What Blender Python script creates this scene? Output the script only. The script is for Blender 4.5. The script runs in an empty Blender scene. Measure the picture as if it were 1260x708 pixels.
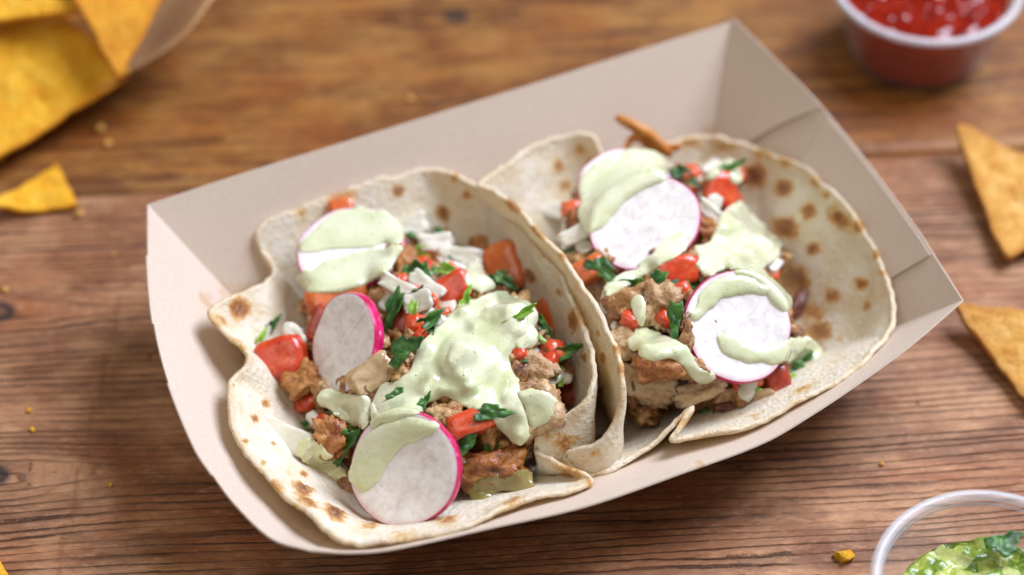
import bpy, bmesh, math, random
import numpy as np
from mathutils import Vector, noise as mnoise
from mathutils.bvhtree import BVHTree

# ------------------------------------------------------------------ camera, world, light
S = 0.01                                   # everything below is laid out in centimetres
scene = bpy.context.scene
PITCH = math.radians(47); LENS = 85.0
FPX = LENS / 36 * 1260; DIST = FPX / 40
FWD = np.array([0, math.cos(PITCH), -math.sin(PITCH)])
RIGHT = np.array([1.0, 0, 0]); UP = np.array([0, math.sin(PITCH), math.cos(PITCH)])
CAM = np.array([0, 0, 1.5]) - FWD * DIST
cam_d = bpy.data.cameras.new('camera'); cam = bpy.data.objects.new('camera', cam_d)
scene.collection.objects.link(cam); scene.camera = cam
cam.location = CAM * S; cam.rotation_euler = (math.pi / 2 - PITCH, 0, 0)
cam_d.lens = LENS; cam_d.sensor_width = 36; cam_d.clip_start = 0.05; cam_d.clip_end = 20
cam_d.dof.use_dof = True; cam_d.dof.aperture_fstop = 4.6

world = bpy.data.worlds.new('World'); scene.world = world; world.use_nodes = True
bg = world.node_tree.nodes['Background']
bg.inputs[0].default_value = (1.0, 0.91, 0.80, 1); bg.inputs[1].default_value = 0.17

def area(name, loc, target, sx, sy, energy, col):
    d = bpy.data.lights.new(name, 'AREA'); d.shape = 'RECTANGLE'; d.size = sx; d.size_y = sy
    d.energy = energy; d.color = col
    o = bpy.data.objects.new(name, d); scene.collection.objects.link(o)
    o.location = loc
    o.rotation_euler = (Vector(target) - Vector(loc)).to_track_quat('-Z', 'Y').to_euler()
    return o
area('window_light', (0.82, 0.50, 1.25), (0, 0, 0), 0.9, 0.9, 39.0, (0.83, 0.90, 1.08))
area('soft_fill_light', (-0.5, -0.55, 1.5), (0, 0, 0), 1.2, 1.2, 7.0, (1.0, 0.93, 0.84))
scene.view_settings.view_transform = 'Standard'; scene.view_settings.look = 'None'
scene.view_settings.exposure = 0.26; scene.view_settings.gamma = 1.0
scene.view_settings.use_curve_mapping = False
scene.cycles.use_denoising = True

# ------------------------------------------------------------------ geometry helpers
def P(x, y, z):
    v = FWD * FPX + RIGHT * (x - 630) - UP * (y - 354)
    return CAM + v * ((z - CAM[2]) / v[2])
def ray(x, y):
    v = FWD * FPX + RIGHT * (x - 630) - UP * (y - 354)
    return v / np.linalg.norm(v)
cam_d.dof.focus_distance = float((P(500, 500, 3.4) - CAM) @ FWD) * S

def nz(p, s=1.0, o=0.0):
    return mnoise.noise(Vector((p[0] * s + o, p[1] * s + o * 1.7, p[2] * s - o)))
def fbm(p, s=1.0, o=0.0, n=3):
    t = 0; a = 1
    for i in range(n):
        t += a * nz(p, s, o + i * 7.3); s *= 2.1; a *= 0.5
    return t

def spline(pts, n, closed=True):
    """centripetal-ish Catmull-Rom through pts, n samples (numpy, any dimension)"""
    pts = np.asarray(pts, float); k = len(pts)
    if closed:
        ext = np.vstack([pts[-1:], pts, pts[:2]]); segs = k
    else:
        ext = np.vstack([2 * pts[:1] - pts[1:2], pts, 2 * pts[-1:] - pts[-2:-1]]); segs = k - 1
    seglen = np.array([np.linalg.norm(ext[i + 2, :2] - ext[i + 1, :2]) for i in range(segs)]) + 1e-6
    cum = np.concatenate([[0], np.cumsum(seglen)]); out = []
    for s in np.linspace(0, cum[-1], n, endpoint=not closed):
        i = min(max(np.searchsorted(cum, s, side='right') - 1, 0), segs - 1)
        t = (s - cum[i]) / seglen[i]
        p0, p1, p2, p3 = ext[i], ext[i + 1], ext[i + 2], ext[i + 3]
        m1 = 0.5 * (p2 - p0); m2 = 0.5 * (p3 - p1)
        l0 = np.linalg.norm((p1 - p0)[:2]) + 1e-6; l1 = seglen[i]; l2 = np.linalg.norm((p3 - p2)[:2]) + 1e-6
        m1 = l1 * (p2 - p0) / (l0 + l1); m2 = l1 * (p3 - p1) / (l1 + l2)
        h = t * t * (3 - 2 * t)
        out.append((2*t**3 - 3*t*t + 1) * p1 + (t**3 - 2*t*t + t) * m1 + (-2*t**3 + 3*t*t) * p2 + (t**3 - t*t) * m2)
    return np.array(out)

def grid_faces(nu, nv, wrap_u=False):
    f = []
    for i in range(nu if wrap_u else nu - 1):
        i2 = (i + 1) % nu
        for j in range(nv - 1):
            f.append((i * nv + j, i2 * nv + j, i2 * nv + j + 1, i * nv + j + 1))
    return f

SOLID = []                                 # (verts, faces) in cm of what later pieces may rest on
def solid(v, f): SOLID.append((np.asarray(v, float), f))
def build_bvh():
    V = []; F = []; n = 0
    for v, f in SOLID:
        V.extend(map(tuple, v)); F.extend([tuple(i + n for i in q) for q in f]); n += len(v)
    return BVHTree.FromPolygons(V, F)
def cast(bvh, px, py, plane=0.3):
    d = ray(px, py)
    h = bvh.ray_cast(Vector(CAM), Vector(d))
    if h[0] is None: return P(px, py, plane), np.array([0, 0, 1.0])
    n = np.array(h[1])
    if n @ d > 0: n = -n
    return np.array(h[0]), n

def mesh_data(name, v, f, smooth=True, attrs=None):
    me = bpy.data.meshes.new(name)
    me.from_pydata([tuple(map(float, p)) for p in v], [], [tuple(map(int, q)) for q in f])
    if attrs:
        for k, a in attrs.items():
            at = me.attributes.new(k, 'FLOAT', 'POINT'); at.data.foreach_set('value', np.asarray(a, np.float32))
    if smooth: me.polygons.foreach_set('use_smooth', [True] * len(me.polygons))
    return me
def empty(name, base, label=None, cat=None, group=None, kind=None):
    o = bpy.data.objects.new(name, None); scene.collection.objects.link(o)
    o.location = np.asarray(base, float) * S; o.empty_display_size = 0.01
    tag(o, label, cat, group, kind); return o
def tag(o, label=None, cat=None, group=None, kind=None):
    if label: o['label'] = label
    if cat: o['category'] = cat
    if group: o['group'] = group
    if kind: o['kind'] = kind
    return o
def obj(name, v, f, mat, parent=None, smooth=True, attrs=None, thick=None, offset=0.0, label=None, cat=None, group=None, kind=None):
    v = np.asarray(v, float)
    if parent is None: base = np.array([v[:, 0].mean(), v[:, 1].mean(), v[:, 2].min()])
    else: base = np.array(parent.location) / S if parent.parent is None else (np.array(parent.location) + np.array(parent.parent.location)) / S
    me = mesh_data(name, (v - base) * S, f, smooth, attrs)
    me.materials.append(mat)
    o = bpy.data.objects.new(name, me); scene.collection.objects.link(o)
    if parent is None: o.location = base * S
    else: o.parent = parent
    if thick:
        m = o.modifiers.new('thickness', 'SOLIDIFY'); m.thickness = thick * S; m.offset = offset
    tag(o, label, cat, group, kind)
    return o

def ico(sub):
    bm = bmesh.new(); bmesh.ops.create_icosphere(bm, subdivisions=sub, radius=1)
    v = np.array([x.co[:] for x in bm.verts]); f = [tuple(x.index for x in q.verts) for q in bm.faces]
    bm.free(); return v, f
ICO = {i: ico(i) for i in (1, 2, 3, 4)}

def frame(n, spin=0.0):
    n = np.asarray(n, float); n = n / np.linalg.norm(n)
    a = np.array([1.0, 0, 0]) if abs(n[0]) < 0.9 else np.array([0, 1.0, 0])
    x = a - n * (a @ n); x /= np.linalg.norm(x); y = np.cross(n, x)
    c, s = math.cos(spin), math.sin(spin)
    return np.stack([c * x + s * y, -s * x + c * y, n])     # rows = local axes
def euler_frame(rng):
    q = np.array([rng.gauss(0, 1) for _ in range(3)])
    return frame(q, rng.uniform(0, 6.28))

def lump(size, seed, power=3.0, amp=0.12, freq=1.4, sub=3, fib=0.0):
    v, f = ICO[sub]
    d = v / ((np.abs(v) ** power).sum(1) ** (1 / power))[:, None]
    out = []
    for p in d:
        k = 1 + amp * fbm(p, freq, seed * 3.17, 3)
        if fib: k += fib * abs(nz((p[0] * .35, p[1], p[2]), 5.0, seed)) + fib * .6 * nz(p, 7.0, seed + 2)
        out.append(p * k)
    return np.array(out) * np.asarray(size) / 2, f

# ------------------------------------------------------------------ material helpers
class M:
    def __init__(self, name):
        self.m = bpy.data.materials.new(name); self.m.use_nodes = True
        self.t = self.m.node_tree; self.n = self.t.nodes
        self.bsdf = self.n['Principled BSDF']; self.out = self.n['Material Output']
        tc = self.n.new('ShaderNodeTexCoord'); mp = self.n.new('ShaderNodeVectorMath'); mp.operation = 'SCALE'
        mp.inputs[3].default_value = 1 / S; self.l(tc.outputs['Object'], mp.inputs[0])
        self.raw = mp.outputs[0]
        oi = self.n.new('ShaderNodeObjectInfo'); self.rand = oi.outputs['Random']
        sc = self.math('MULTIPLY', self.rand, 37.0); ad = self.n.new('ShaderNodeVectorMath'); ad.operation = 'ADD'
        self.l(self.raw, ad.inputs[0]); self.l(sc, ad.inputs[1]); self.co = ad.outputs[0]
    def l(self, a, b): self.t.links.new(a, b)
    def put(self, sock, v):
        if isinstance(v, bpy.types.NodeSocket): self.l(v, sock)
        elif v is not None:
            if sock.type == 'RGBA' and len(v) == 3: v = (*v, 1)
            sock.default_value = v
    def math(self, op, a, b=None, c=None, clamp=False):
        n = self.n.new('ShaderNodeMath'); n.operation = op; n.use_clamp = clamp
        self.put(n.inputs[0], a)
        if b is not None: self.put(n.inputs[1], b)
        if c is not None: self.put(n.inputs[2], c)
        return n.outputs[0]
    def noise(self, scale, detail=3, rough=0.55, vec=None, dist=0.0):
        n = self.n.new('ShaderNodeTexNoise'); n.inputs['Scale'].default_value = scale
        n.inputs['Detail'].default_value = detail; n.inputs['Roughness'].default_value = rough
        n.inputs['Distortion'].default_value = dist
        self.l(vec or self.co, n.inputs['Vector']); return n.outputs['Fac']
    def voro(self, scale, vec=None, feature='F1', out='Distance', rnd=1.0):
        n = self.n.new('ShaderNodeTexVoronoi'); n.feature = feature; n.inputs['Scale'].default_value = scale
        n.inputs['Randomness'].default_value = rnd
        self.l(vec or self.co, n.inputs['Vector']); return n.outputs[out]
    def ramp(self, fac, stops, interp='LINEAR'):
        n = self.n.new('ShaderNodeValToRGB'); r = n.color_ramp; r.interpolation = interp
        while len(r.elements) < len(stops): r.elements.new(0.5)
        for e, (p, c) in zip(r.elements, stops):
            e.position = p; e.color = (*c, 1) if hasattr(c, '__len__') else (c, c, c, 1)
        self.put(n.inputs[0], fac); return n.outputs[0]
    def mix(self, f, a, b, mode='MIX'):
        n = self.n.new('ShaderNodeMix'); n.data_type = 'RGBA'; n.blend_type = mode
        self.put(n.inputs[0], f); self.put(n.inputs[6], a); self.put(n.inputs[7], b); return n.outputs[2]
    def attr(self, name):
        n = self.n.new('ShaderNodeAttribute'); n.attribute_name = name; return n.outputs['Fac']
    def bump(self, h, strength=0.3, dist=0.05, prev=None):
        n = self.n.new('ShaderNodeBump'); n.inputs['Strength'].default_value = strength
        n.inputs['Distance'].default_value = dist * S; self.put(n.inputs['Height'], h)
        if prev: self.l(prev, n.inputs['Normal'])
        return n.outputs[0]
    def set(self, **kw):
        names = dict(base='Base Color', rough='Roughness', spec='Specular IOR Level', sss='Subsurface Weight', sscale='Subsurface Scale',
                     srad='Subsurface Radius', coat='Coat Weight', crough='Coat Roughness', normal='Normal', trans='Transmission Weight', ior='IOR', alpha='Alpha')
        for k, v in kw.items(): self.put(self.bsdf.inputs[names[k]], v)
        return self

# ---- materials
def mat_wood(name, dark, mid, light, line, relief, period, blotch):
    m = M(name)
    g, l = m.attr('g'), m.attr('l')
    cmb = m.n.new('ShaderNodeCombineXYZ'); m.put(cmb.inputs[0], m.math('MULTIPLY', l, 0.045)); m.put(cmb.inputs[1], g); m.put(cmb.inputs[2], 3.1)
    vec = cmb.outputs[0]
    c2 = m.n.new('ShaderNodeCombineXYZ'); m.put(c2.inputs[0], m.math('MULTIPLY', l, 0.35)); m.put(c2.inputs[1], g); m.put(c2.inputs[2], 0.0)
    vec2 = c2.outputs[0]
    c3 = m.n.new('ShaderNodeCombineXYZ'); m.put(c3.inputs[0], l); m.put(c3.inputs[1], g); m.put(c3.inputs[2], 0.0)
    vec3 = c3.outputs[0]
    warp = m.noise(0.9, 3, 0.6, vec)
    wob = m.noise(1.3, 4, 0.65, vec3)
    ph = m.math('ADD', m.math('MULTIPLY', g, 1 / period), m.math('MULTIPLY', warp, 3.6))
    ph = m.math('ADD', ph, m.math('MULTIPLY', wob, 0.42))
    saw = m.math('FRACT', ph)
    ring = m.ramp(saw, [(0.0, 0.02), (0.50, 0.05), (0.74, 0.30), (0.86, 1.0), (0.94, 0.95), (1.0, 0.05)])
    vary = m.ramp(m.noise(0.45, 4, 0.6, vec2), [(0.38, 0.22), (0.58, 1.0)])
    brk = m.ramp(m.noise(2.2, 5, 0.75, vec3), [(0.33, 0.55), (0.5, 1.0)])
    ring2 = m.math('MULTIPLY', m.math('MULTIPLY', ring, vary), brk)
    fine = m.noise(9.0, 5, 0.7, vec2)
    big = m.noise(0.22, 3, 0.55, vec3, 0.6)
    med = m.noise(0.8, 5, 0.65, vec2, 0.4)
    col = m.mix(m.ramp(big, [(0.42, 0.0), (0.58, 1.0)]), mid, light)
    col = m.mix(m.math('MULTIPLY', m.ramp(med, [(0.40, 1.0), (0.58, 0.0)]), blotch), col, dark)
    col = m.mix(m.ramp(fine, [(0.35, 0.34), (0.55, 0.0)]), col, dark)
    red = m.ramp(m.noise(0.35, 4, .6, vec2, .8), [(0.50, 0.0), (0.68, 0.55)])
    col = m.mix(red, col, (mid[0] * .9, mid[1] * .62, mid[2] * .45))
    # rubbed, lighter flecks between the lines
    fl = m.math('MULTIPLY', m.ramp(m.noise(3.5, 6, 0.8, vec2), [(0.52, 0.0), (0.7, 0.55)]), m.math('SUBTRACT', 1.0, ring2, clamp=True))
    col = m.mix(fl, col, (light[0] * 1.35, light[1] * 1.42, light[2] * 1.6))
    col = m.mix(m.math('MULTIPLY', ring2, 0.95), col, line)
    # old varnish drips running across the grain, small dark pits
    st = m.attr('stain'); sn = m.noise(1.9, 5, 0.7, vec3)
    stf = m.ramp(m.math('MULTIPLY', st, m.math('ADD', sn, 0.25)), [(0.42, 0.0), (0.5, 0.7)])
    col = m.mix(m.math('MULTIPLY', stf, 0.6), col, (0.16, 0.055, 0.018))
    pit = m.ramp(m.voro(0.75, vec3), [(0.03, 1.0), (0.075, 0.0)])
    pit = m.math('MULTIPLY', pit, m.ramp(m.noise(1.0, 2, 0.5, vec3), [(0.5, 0.0), (0.6, 1.0)]))
    col = m.mix(m.math('MULTIPLY', pit, 0.8), col, (0.02, 0.012, 0.01))
    kn = m.attr('knot')
    col = m.mix(m.ramp(m.math('ADD', kn, m.math('MULTIPLY', m.math('SUBTRACT', sn, 0.5), 0.35)), [(0.3, 0.0), (0.52, 0.55), (0.62, 0.95), (0.75, 0.9), (0.85, 0.65)]), col, (0.018, 0.013, 0.012))
    h = m.math('ADD', m.math('MULTIPLY', ring2, -0.85), m.math('MULTIPLY', fine, 0.5))
    h = m.math('ADD', h, m.math('MULTIPLY', m.noise(14, 4, 0.7, vec3), 0.22))
    h = m.math('SUBTRACT', h, m.math('MULTIPLY', pit, 0.8))
    m.set(base=col, rough=m.ramp(m.noise(1.6, 5, 0.7, vec3), [(0.3, 0.36), (0.7, 0.58)]), spec=0.36, normal=m.bump(h, 0.85, relief))
    return m.m

def mat_kraft(name, a, b, stain=True):
    m = M(name)
    n = m.noise(9, 5, 0.7); fib = m.voro(22)
    col = m.mix(m.ramp(n, [(0.35, 0.0), (0.65, 1.0)]), a, b)
    col = m.mix(m.ramp(m.noise(40, 3, 0.7), [(0.55, 0.0), (0.75, 0.35)]), col, (a[0] * .7, a[1] * .62, a[2] * .52))
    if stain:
        s = m.attr('card_tint')
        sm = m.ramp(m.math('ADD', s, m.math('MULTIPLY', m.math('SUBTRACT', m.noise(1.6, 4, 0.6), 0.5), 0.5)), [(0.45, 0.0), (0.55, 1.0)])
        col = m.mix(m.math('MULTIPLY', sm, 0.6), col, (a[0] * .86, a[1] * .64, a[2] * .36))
    fleck = m.ramp(m.noise(26, 2, .5, None, 2.0), [(0.64, 0.0), (0.72, 0.4)])
    col = m.mix(fleck, col, (a[0] * .62, a[1] * .55, a[2] * .45))
    m.set(base=col, rough=0.5, spec=0.5, sss=0.0, normal=m.bump(m.math('ADD', n, m.math('MULTIPLY', fib, 0.4)), 0.4, 0.016))
    return m.m

def mat_tortilla():
    m = M('flour_tortilla')
    n1 = m.noise(1.3, 4, 0.6); n2 = m.noise(6, 4, 0.65)
    col = m.ramp(n1, [(0.3, (0.84, 0.70, 0.46)), (0.46, (0.90, 0.81, 0.62)), (0.62, (0.92, 0.86, 0.72))])
    col = m.mix(m.ramp(n2, [(0.55, 0.0), (0.75, 0.4)]), col, (0.74, 0.55, 0.30))
    ch = m.attr('char')
    c = m.math('ADD', ch, m.math('MULTIPLY', m.math('SUBTRACT', m.noise(3.6, 6, 0.75), 0.5), 1.3))
    # scattered small toast marks
    v = m.voro(1.25, feature='F1'); vs = m.voro(1.25, out='Color')
    sep = m.n.new('ShaderNodeSeparateColor'); m.l(vs, sep.inputs[0])
    pick = m.math('GREATER_THAN', sep.outputs[0], 0.72)
    dot = m.math('MULTIPLY', m.ramp(m.math('ADD', v, m.math('MULTIPLY', n2, 0.10)), [(0.07, 0.75), (0.26, 0.0)]), pick)
    c = m.math('MAXIMUM', c, m.math('MULTIPLY', dot, m.ramp(m.noise(3, 3, .6), [(0.35, 0.3), (0.6, 1.0)])))
    toast = m.ramp(c, [(0.27, (1, 1, 1)), (0.40, (0.90, 0.68, 0.38)), (0.60, (0.56, 0.24, 0.07)), (1.0, (0.16, 0.05, 0.02))])
    col = m.mix(1.0, col, toast, 'MULTIPLY')
    col = m.mix(m.ramp(m.noise(2.4, 5, .7, None, .5), [(0.52, 0.0), (0.68, 0.38)]), col, (0.74, 0.55, 0.30))
    col = m.mix(m.ramp(m.noise(11, 4, .7), [(0.52, 0.0), (0.7, 0.5)]), col, (0.90, 0.87, 0.79))
    edge = m.ramp(m.math('ADD', m.attr('rim'), m.math('MULTIPLY', m.math('SUBTRACT', m.noise(1.4, 4, .7), .5), .12)), [(0.96, 0.0), (1.0, 0.32)])
    col = m.mix(edge, col, (0.62, 0.38, 0.15))
    gr = m.attr('wet')
    col = m.mix(m.math('MULTIPLY', gr, m.ramp(m.noise(1.5, 4, .6), [(0.3, 0.25), (0.65, 0.95)])), col, (0.50, 0.25, 0.07))
    h = m.math('ADD', n1, m.math('MULTIPLY', n2, 0.6)); h = m.math('ADD', h, m.math('MULTIPLY', m.noise(20, 3, .6), 0.25))
    m.set(base=col, rough=m.math('SUBTRACT', 0.62, m.math('MULTIPLY', gr, 0.3)), spec=0.35, sss=0.10, srad=(1.0, 0.6, 0.3), sscale=0.0018, normal=m.bump(m.math('ADD', h, m.math('MULTIPLY', m.noise(7, 3, .5), .5)), 0.85, 0.13))
    tr = m.n.new('ShaderNodeBsdfTranslucent'); tr.inputs[0].default_value = (0.95, 0.74, 0.36, 1)
    mx = m.n.new('ShaderNodeMixShader'); mx.inputs[0].default_value = 0.22
    m.l(m.bsdf.outputs[0], mx.inputs[1]); m.l(tr.outputs[0], mx.inputs[2]); m.l(mx.outputs[0], m.out.inputs[0])
    return m.m

def mat_sauce(name, c1, c2, fleck, rough=0.12, sss=0.25):
    m = M(name)
    col = m.mix(m.ramp(m.noise(0.9, 3, .5), [(0.35, 0.0), (0.65, 1.0)]), c1, c2)
    v = m.voro(3.6); vc = m.voro(3.6, out='Color')
    sep = m.n.new('ShaderNodeSeparateColor'); m.l(vc, sep.inputs[0])
    f = m.math('MULTIPLY', m.ramp(m.math('ADD', v, m.math('MULTIPLY', m.noise(12, 2, .5), 0.08)), [(0.10, 1.0), (0.17, 0.0)]), m.math('GREATER_THAN', sep.outputs[0], 0.72))
    v2 = m.voro(8.0); vc2 = m.voro(8.0, out='Color'); s2 = m.n.new('ShaderNodeSeparateColor'); m.l(vc2, s2.inputs[0])
    f2 = m.math('MULTIPLY', m.ramp(v2, [(0.14, 0.8), (0.24, 0.0)]), m.math('GREATER_THAN', s2.outputs[1], 0.72))
    col = m.mix(m.math('MULTIPLY', f, 0.85), col, fleck)
    col = m.mix(m.math('MULTIPLY', f2, 0.5), col, (fleck[0] * 2.5, fleck[1] * 2.2, fleck[2] * 2))
    h = m.math('ADD', m.noise(4, 5, .6), m.math('MULTIPLY', m.math('MAXIMUM', f, f2), 0.3))
    m.set(base=col, rough=rough, spec=0.7, sss=sss, srad=(0.8, 1.0, 0.5), sscale=0.0015, coat=0.7, crough=0.03, normal=m.bump(h, 0.35, 0.07))
    return m.m

def mat_radish_flesh():
    m = M('radish_flesh')
    n = m.noise(3.2, 5, .7); e = m.attr('edge')
    col = m.ramp(n, [(0.32, (0.66, 0.60, 0.57)), (0.44, (0.78, 0.73, 0.70)), (0.60, (0.86, 0.82, 0.79))])
    vein = m.ramp(m.voro(2.6, feature='DISTANCE_TO_EDGE'), [(0.0, 0.12), (0.05, 0.0)])
    col = m.mix(vein, col, (0.66, 0.58, 0.58))
    col = m.mix(m.ramp(m.attr('streak'), [(0.05, 0.0), (0.45, 0.5)]), col, (0.60, 0.54, 0.54))
    col = m.mix(m.ramp(e, [(0.90, 0.0), (0.97, 0.2), (1.0, 0.6)]), col, (0.82, 0.22, 0.42))
    m.set(base=col, rough=0.26, spec=0.5, sss=0.35, srad=(1, .8, .8), sscale=0.0018, normal=m.bump(m.math('ADD', n, m.math('MULTIPLY', m.noise(14, 4, .7), .4)), 0.4, 0.035))
    return m.m
def mat_radish_skin():
    m = M('radish_skin')
    n = m.noise(4, 4, .6)
    col = m.ramp(n, [(0.3, (0.40, 0.004, 0.05)), (0.5, (0.58, 0.008, 0.10)), (0.62, (0.66, 0.03, 0.18)), (0.75, (0.82, 0.45, 0.52))])
    m.set(base=col, rough=0.28, spec=0.5, sss=0.1, sscale=0.001, normal=m.bump(m.noise(9, 3, .6), 0.2, 0.03))
    return m.m
def mat_generic(name, stops, scale, rough, sss=0.2, bump=0.4, bd=0.05, srad=(1, .4, .25), sscale=0.002, coat=0.0, detail=5, spec=0.5, fs=None):
    m = M(name)
    n = m.noise(scale, detail, .62)
    if fs: n = m.math('ADD', m.math('MULTIPLY', n, 0.65), m.math('MULTIPLY', m.noise(fs, 4, .7), 0.35))
    n = m.math('ADD', n, m.math('MULTIPLY', m.math('SUBTRACT', m.rand, 0.5), 0.10))
    m.set(base=m.ramp(n, stops), rough=rough, spec=spec, sss=sss, srad=srad, sscale=sscale, coat=coat, crough=0.1,
          normal=m.bump(m.math('ADD', m.noise(scale * 2.2, 5, .65), m.math('MULTIPLY', m.noise(scale * 8, 3, .6), .3)), bump, bd))
    return m.m

WOOD_A = mat_wood('weathered_plank', (0.11, 0.036, 0.014), (0.34, 0.142, 0.058), (0.49, 0.255, 0.125), (0.045, 0.015, 0.006), 0.09, 0.31, 0.62)
WOOD_B = mat_wood('smooth_plank', (0.10, 0.028, 0.005), (0.27, 0.098, 0.016), (0.34, 0.155, 0.036), (0.08, 0.022, 0.005), 0.02, 0.9, 0.75)
KRAFT_IN = mat_kraft('kraft_inside', (0.58, 0.46, 0.365), (0.63, 0.52, 0.425))
KRAFT_EDGE = mat_kraft('kraft_edge', (0.70, 0.56, 0.42), (0.76, 0.64, 0.5), False)
KRAFT_BAG = mat_kraft('kraft_bag', (0.46, 0.25, 0.11), (0.52, 0.31, 0.16), False)
TORT = mat_tortilla()
CREMA = mat_sauce('green_crema', (0.62, 0.65, 0.38), (0.74, 0.75, 0.54), (0.05, 0.14, 0.035), 0.09)
VERDE = mat_sauce('thin_green_salsa', (0.34, 0.26, 0.03), (0.60, 0.50, 0.20), (0.16, 0.16, 0.02), 0.08, 0.1)
VERDE.node_tree.nodes['Principled BSDF'].inputs['Transmission Weight'].default_value = 0.5
PALE = mat_sauce('pale_green_salsa', (0.58, 0.58, 0.28), (0.66, 0.66, 0.40), (0.10, 0.16, 0.02), 0.14, 0.3)
RFLESH = mat_radish_flesh(); RSKIN = mat_radish_skin()
TOMATO = mat_generic('tomato_flesh', [(0.3, (0.42, 0.025, 0.008)), (0.5, (0.64, 0.065, 0.018)), (0.64, (0.74, 0.17, 0.055)), (0.8, (0.80, 0.36, 0.18))], 1.8, 0.12, 0.12, 0.5, 0.06, coat=0.4, fs=6)
TOMATO_DK = mat_generic('tomato_skin_dark', [(0.3, (0.20, 0.02, 0.012)), (0.5, (0.36, 0.045, 0.02)), (0.75, (0.5, 0.13, 0.06))], 1.6, 0.22, 0.2, 0.35, 0.05, coat=0.3)
TOMATO_OR = mat_generic('tomato_orange', [(0.3, (0.56, 0.10, 0.018)), (0.55, (0.66, 0.16, 0.035)), (0.8, (0.74, 0.28, 0.09))], 1.5, 0.14, 0.12, 0.5, 0.06, coat=0.35, fs=6)
CHICKEN = mat_generic('grilled_chicken', [(0.30, (0.04, 0.013, 0.006)), (0.41, (0.22, 0.075, 0.02)), (0.50, (0.46, 0.22, 0.07)), (0.60, (0.64, 0.42, 0.18)), (0.8, (0.68, 0.50, 0.30))], 1.6, 0.22, 0.06, 1.0, 0.14, fs=5.0, coat=0.3)
CHICKEN_OR = mat_generic('seasoned_chicken', [(0.32, (0.07, 0.018, 0.006)), (0.44, (0.30, 0.085, 0.016)), (0.56, (0.50, 0.20, 0.045)), (0.72, (0.64, 0.38, 0.14))], 1.7, 0.26, 0.06, 1.0, 0.12, fs=5.0, coat=0.2)
CHICKEN_PALE = mat_generic('pale_chicken', [(0.32, (0.20, 0.075, 0.025)), (0.44, (0.46, 0.26, 0.11)), (0.56, (0.64, 0.45, 0.26)), (0.75, (0.76, 0.62, 0.44))], 1.5, 0.32, 0.08, 0.9, 0.12, fs=5.0)
ONION = mat_generic('white_onion', [(0.3, (0.66, 0.62, 0.44)), (0.5, (0.82, 0.78, 0.64)), (0.75, (0.90, 0.87, 0.78))], 1.2, 0.16, 0.15, 0.25, 0.04, srad=(1, 1, .8), sscale=0.002, coat=0.3)
for _m in (ONION,):
    _m.node_tree.nodes['Principled BSDF'].inputs['Transmission Weight'].default_value = 0.22
    _m.node_tree.nodes['Principled BSDF'].inputs['IOR'].default_value = 1.36
ONION_DK = mat_generic('cooked_onion', [(0.3, (0.30, 0.17, 0.08)), (0.5, (0.52, 0.36, 0.18)), (0.75, (0.66, 0.54, 0.34))], 1.2, 0.2, 0.4, 0.3, 0.04, coat=0.3)
HERB = mat_generic('cilantro_dark', [(0.3, (0.012, 0.045, 0.008)), (0.5, (0.03, 0.115, 0.016)), (0.7, (0.10, 0.25, 0.035))], 3.0, 0.3, 0.15, 0.6, 0.05, srad=(.4, 1, .2), sscale=0.001)
HERB_LT = mat_generic('herb_light', [(0.3, (0.10, 0.22, 0.02)), (0.5, (0.24, 0.42, 0.05)), (0.75, (0.48, 0.60, 0.14))], 2.5, 0.25, 0.3, 0.4, 0.04, srad=(.5, 1, .2), sscale=0.0015)
CRISP = mat_generic('fried_strip', [(0.3, (0.42, 0.14, 0.02)), (0.6, (0.66, 0.28, 0.05)), (0.8, (0.72, 0.40, 0.12))], 2.0, 0.4, 0.2, 0.5, 0.05)
BACON = mat_generic('charred_bit', [(0.3, (0.05, 0.012, 0.008)), (0.55, (0.16, 0.04, 0.02)), (0.8, (0.32, 0.11, 0.05))], 2.0, 0.25, 0.1, 0.8, 0.08, coat=0.2)
def mat_chip(name, a, b, c):
    m = M(name)
    n = m.noise(1.5, 5, .65); f = m.noise(7, 5, .75); e = m.attr('edge')
    col = m.ramp(m.math('ADD', m.math('MULTIPLY', n, .6), m.math('MULTIPLY', f, .4)), [(0.34, c), (0.5, a), (0.66, b)])
    col = m.mix(m.ramp(m.noise(18, 3, .7), [(0.60, 0.0), (0.74, 0.6)]), col, (c[0] * .7, c[1] * .5, c[2] * .5))
    col = m.mix(m.math('MULTIPLY', m.ramp(e, [(0.80, 0.0), (1.0, 0.55)]), 1.0), col, c)
    h = m.math('ADD', m.noise(2.2, 4, .6), m.math('MULTIPLY', m.noise(16, 4, .7), 0.35))
    m.set(base=col, rough=0.5, spec=0.35, sss=0.15, srad=(1, .6, .2), sscale=0.0015, normal=m.bump(h, 1.0, 0.2))
    return m.m
CHIP = mat_chip('corn_chip', (0.70, 0.36, 0.07), (0.80, 0.54, 0.20), (0.52, 0.19, 0.02))
CHIP_Y = mat_chip('yellow_corn_chip', (0.86, 0.44, 0.015), (0.90, 0.54, 0.06), (0.78, 0.28, 0.004))
CHIP_O = mat_chip('orange_corn_chip', (0.76, 0.33, 0.015), (0.82, 0.44, 0.04), (0.62, 0.19, 0.006))
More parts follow.
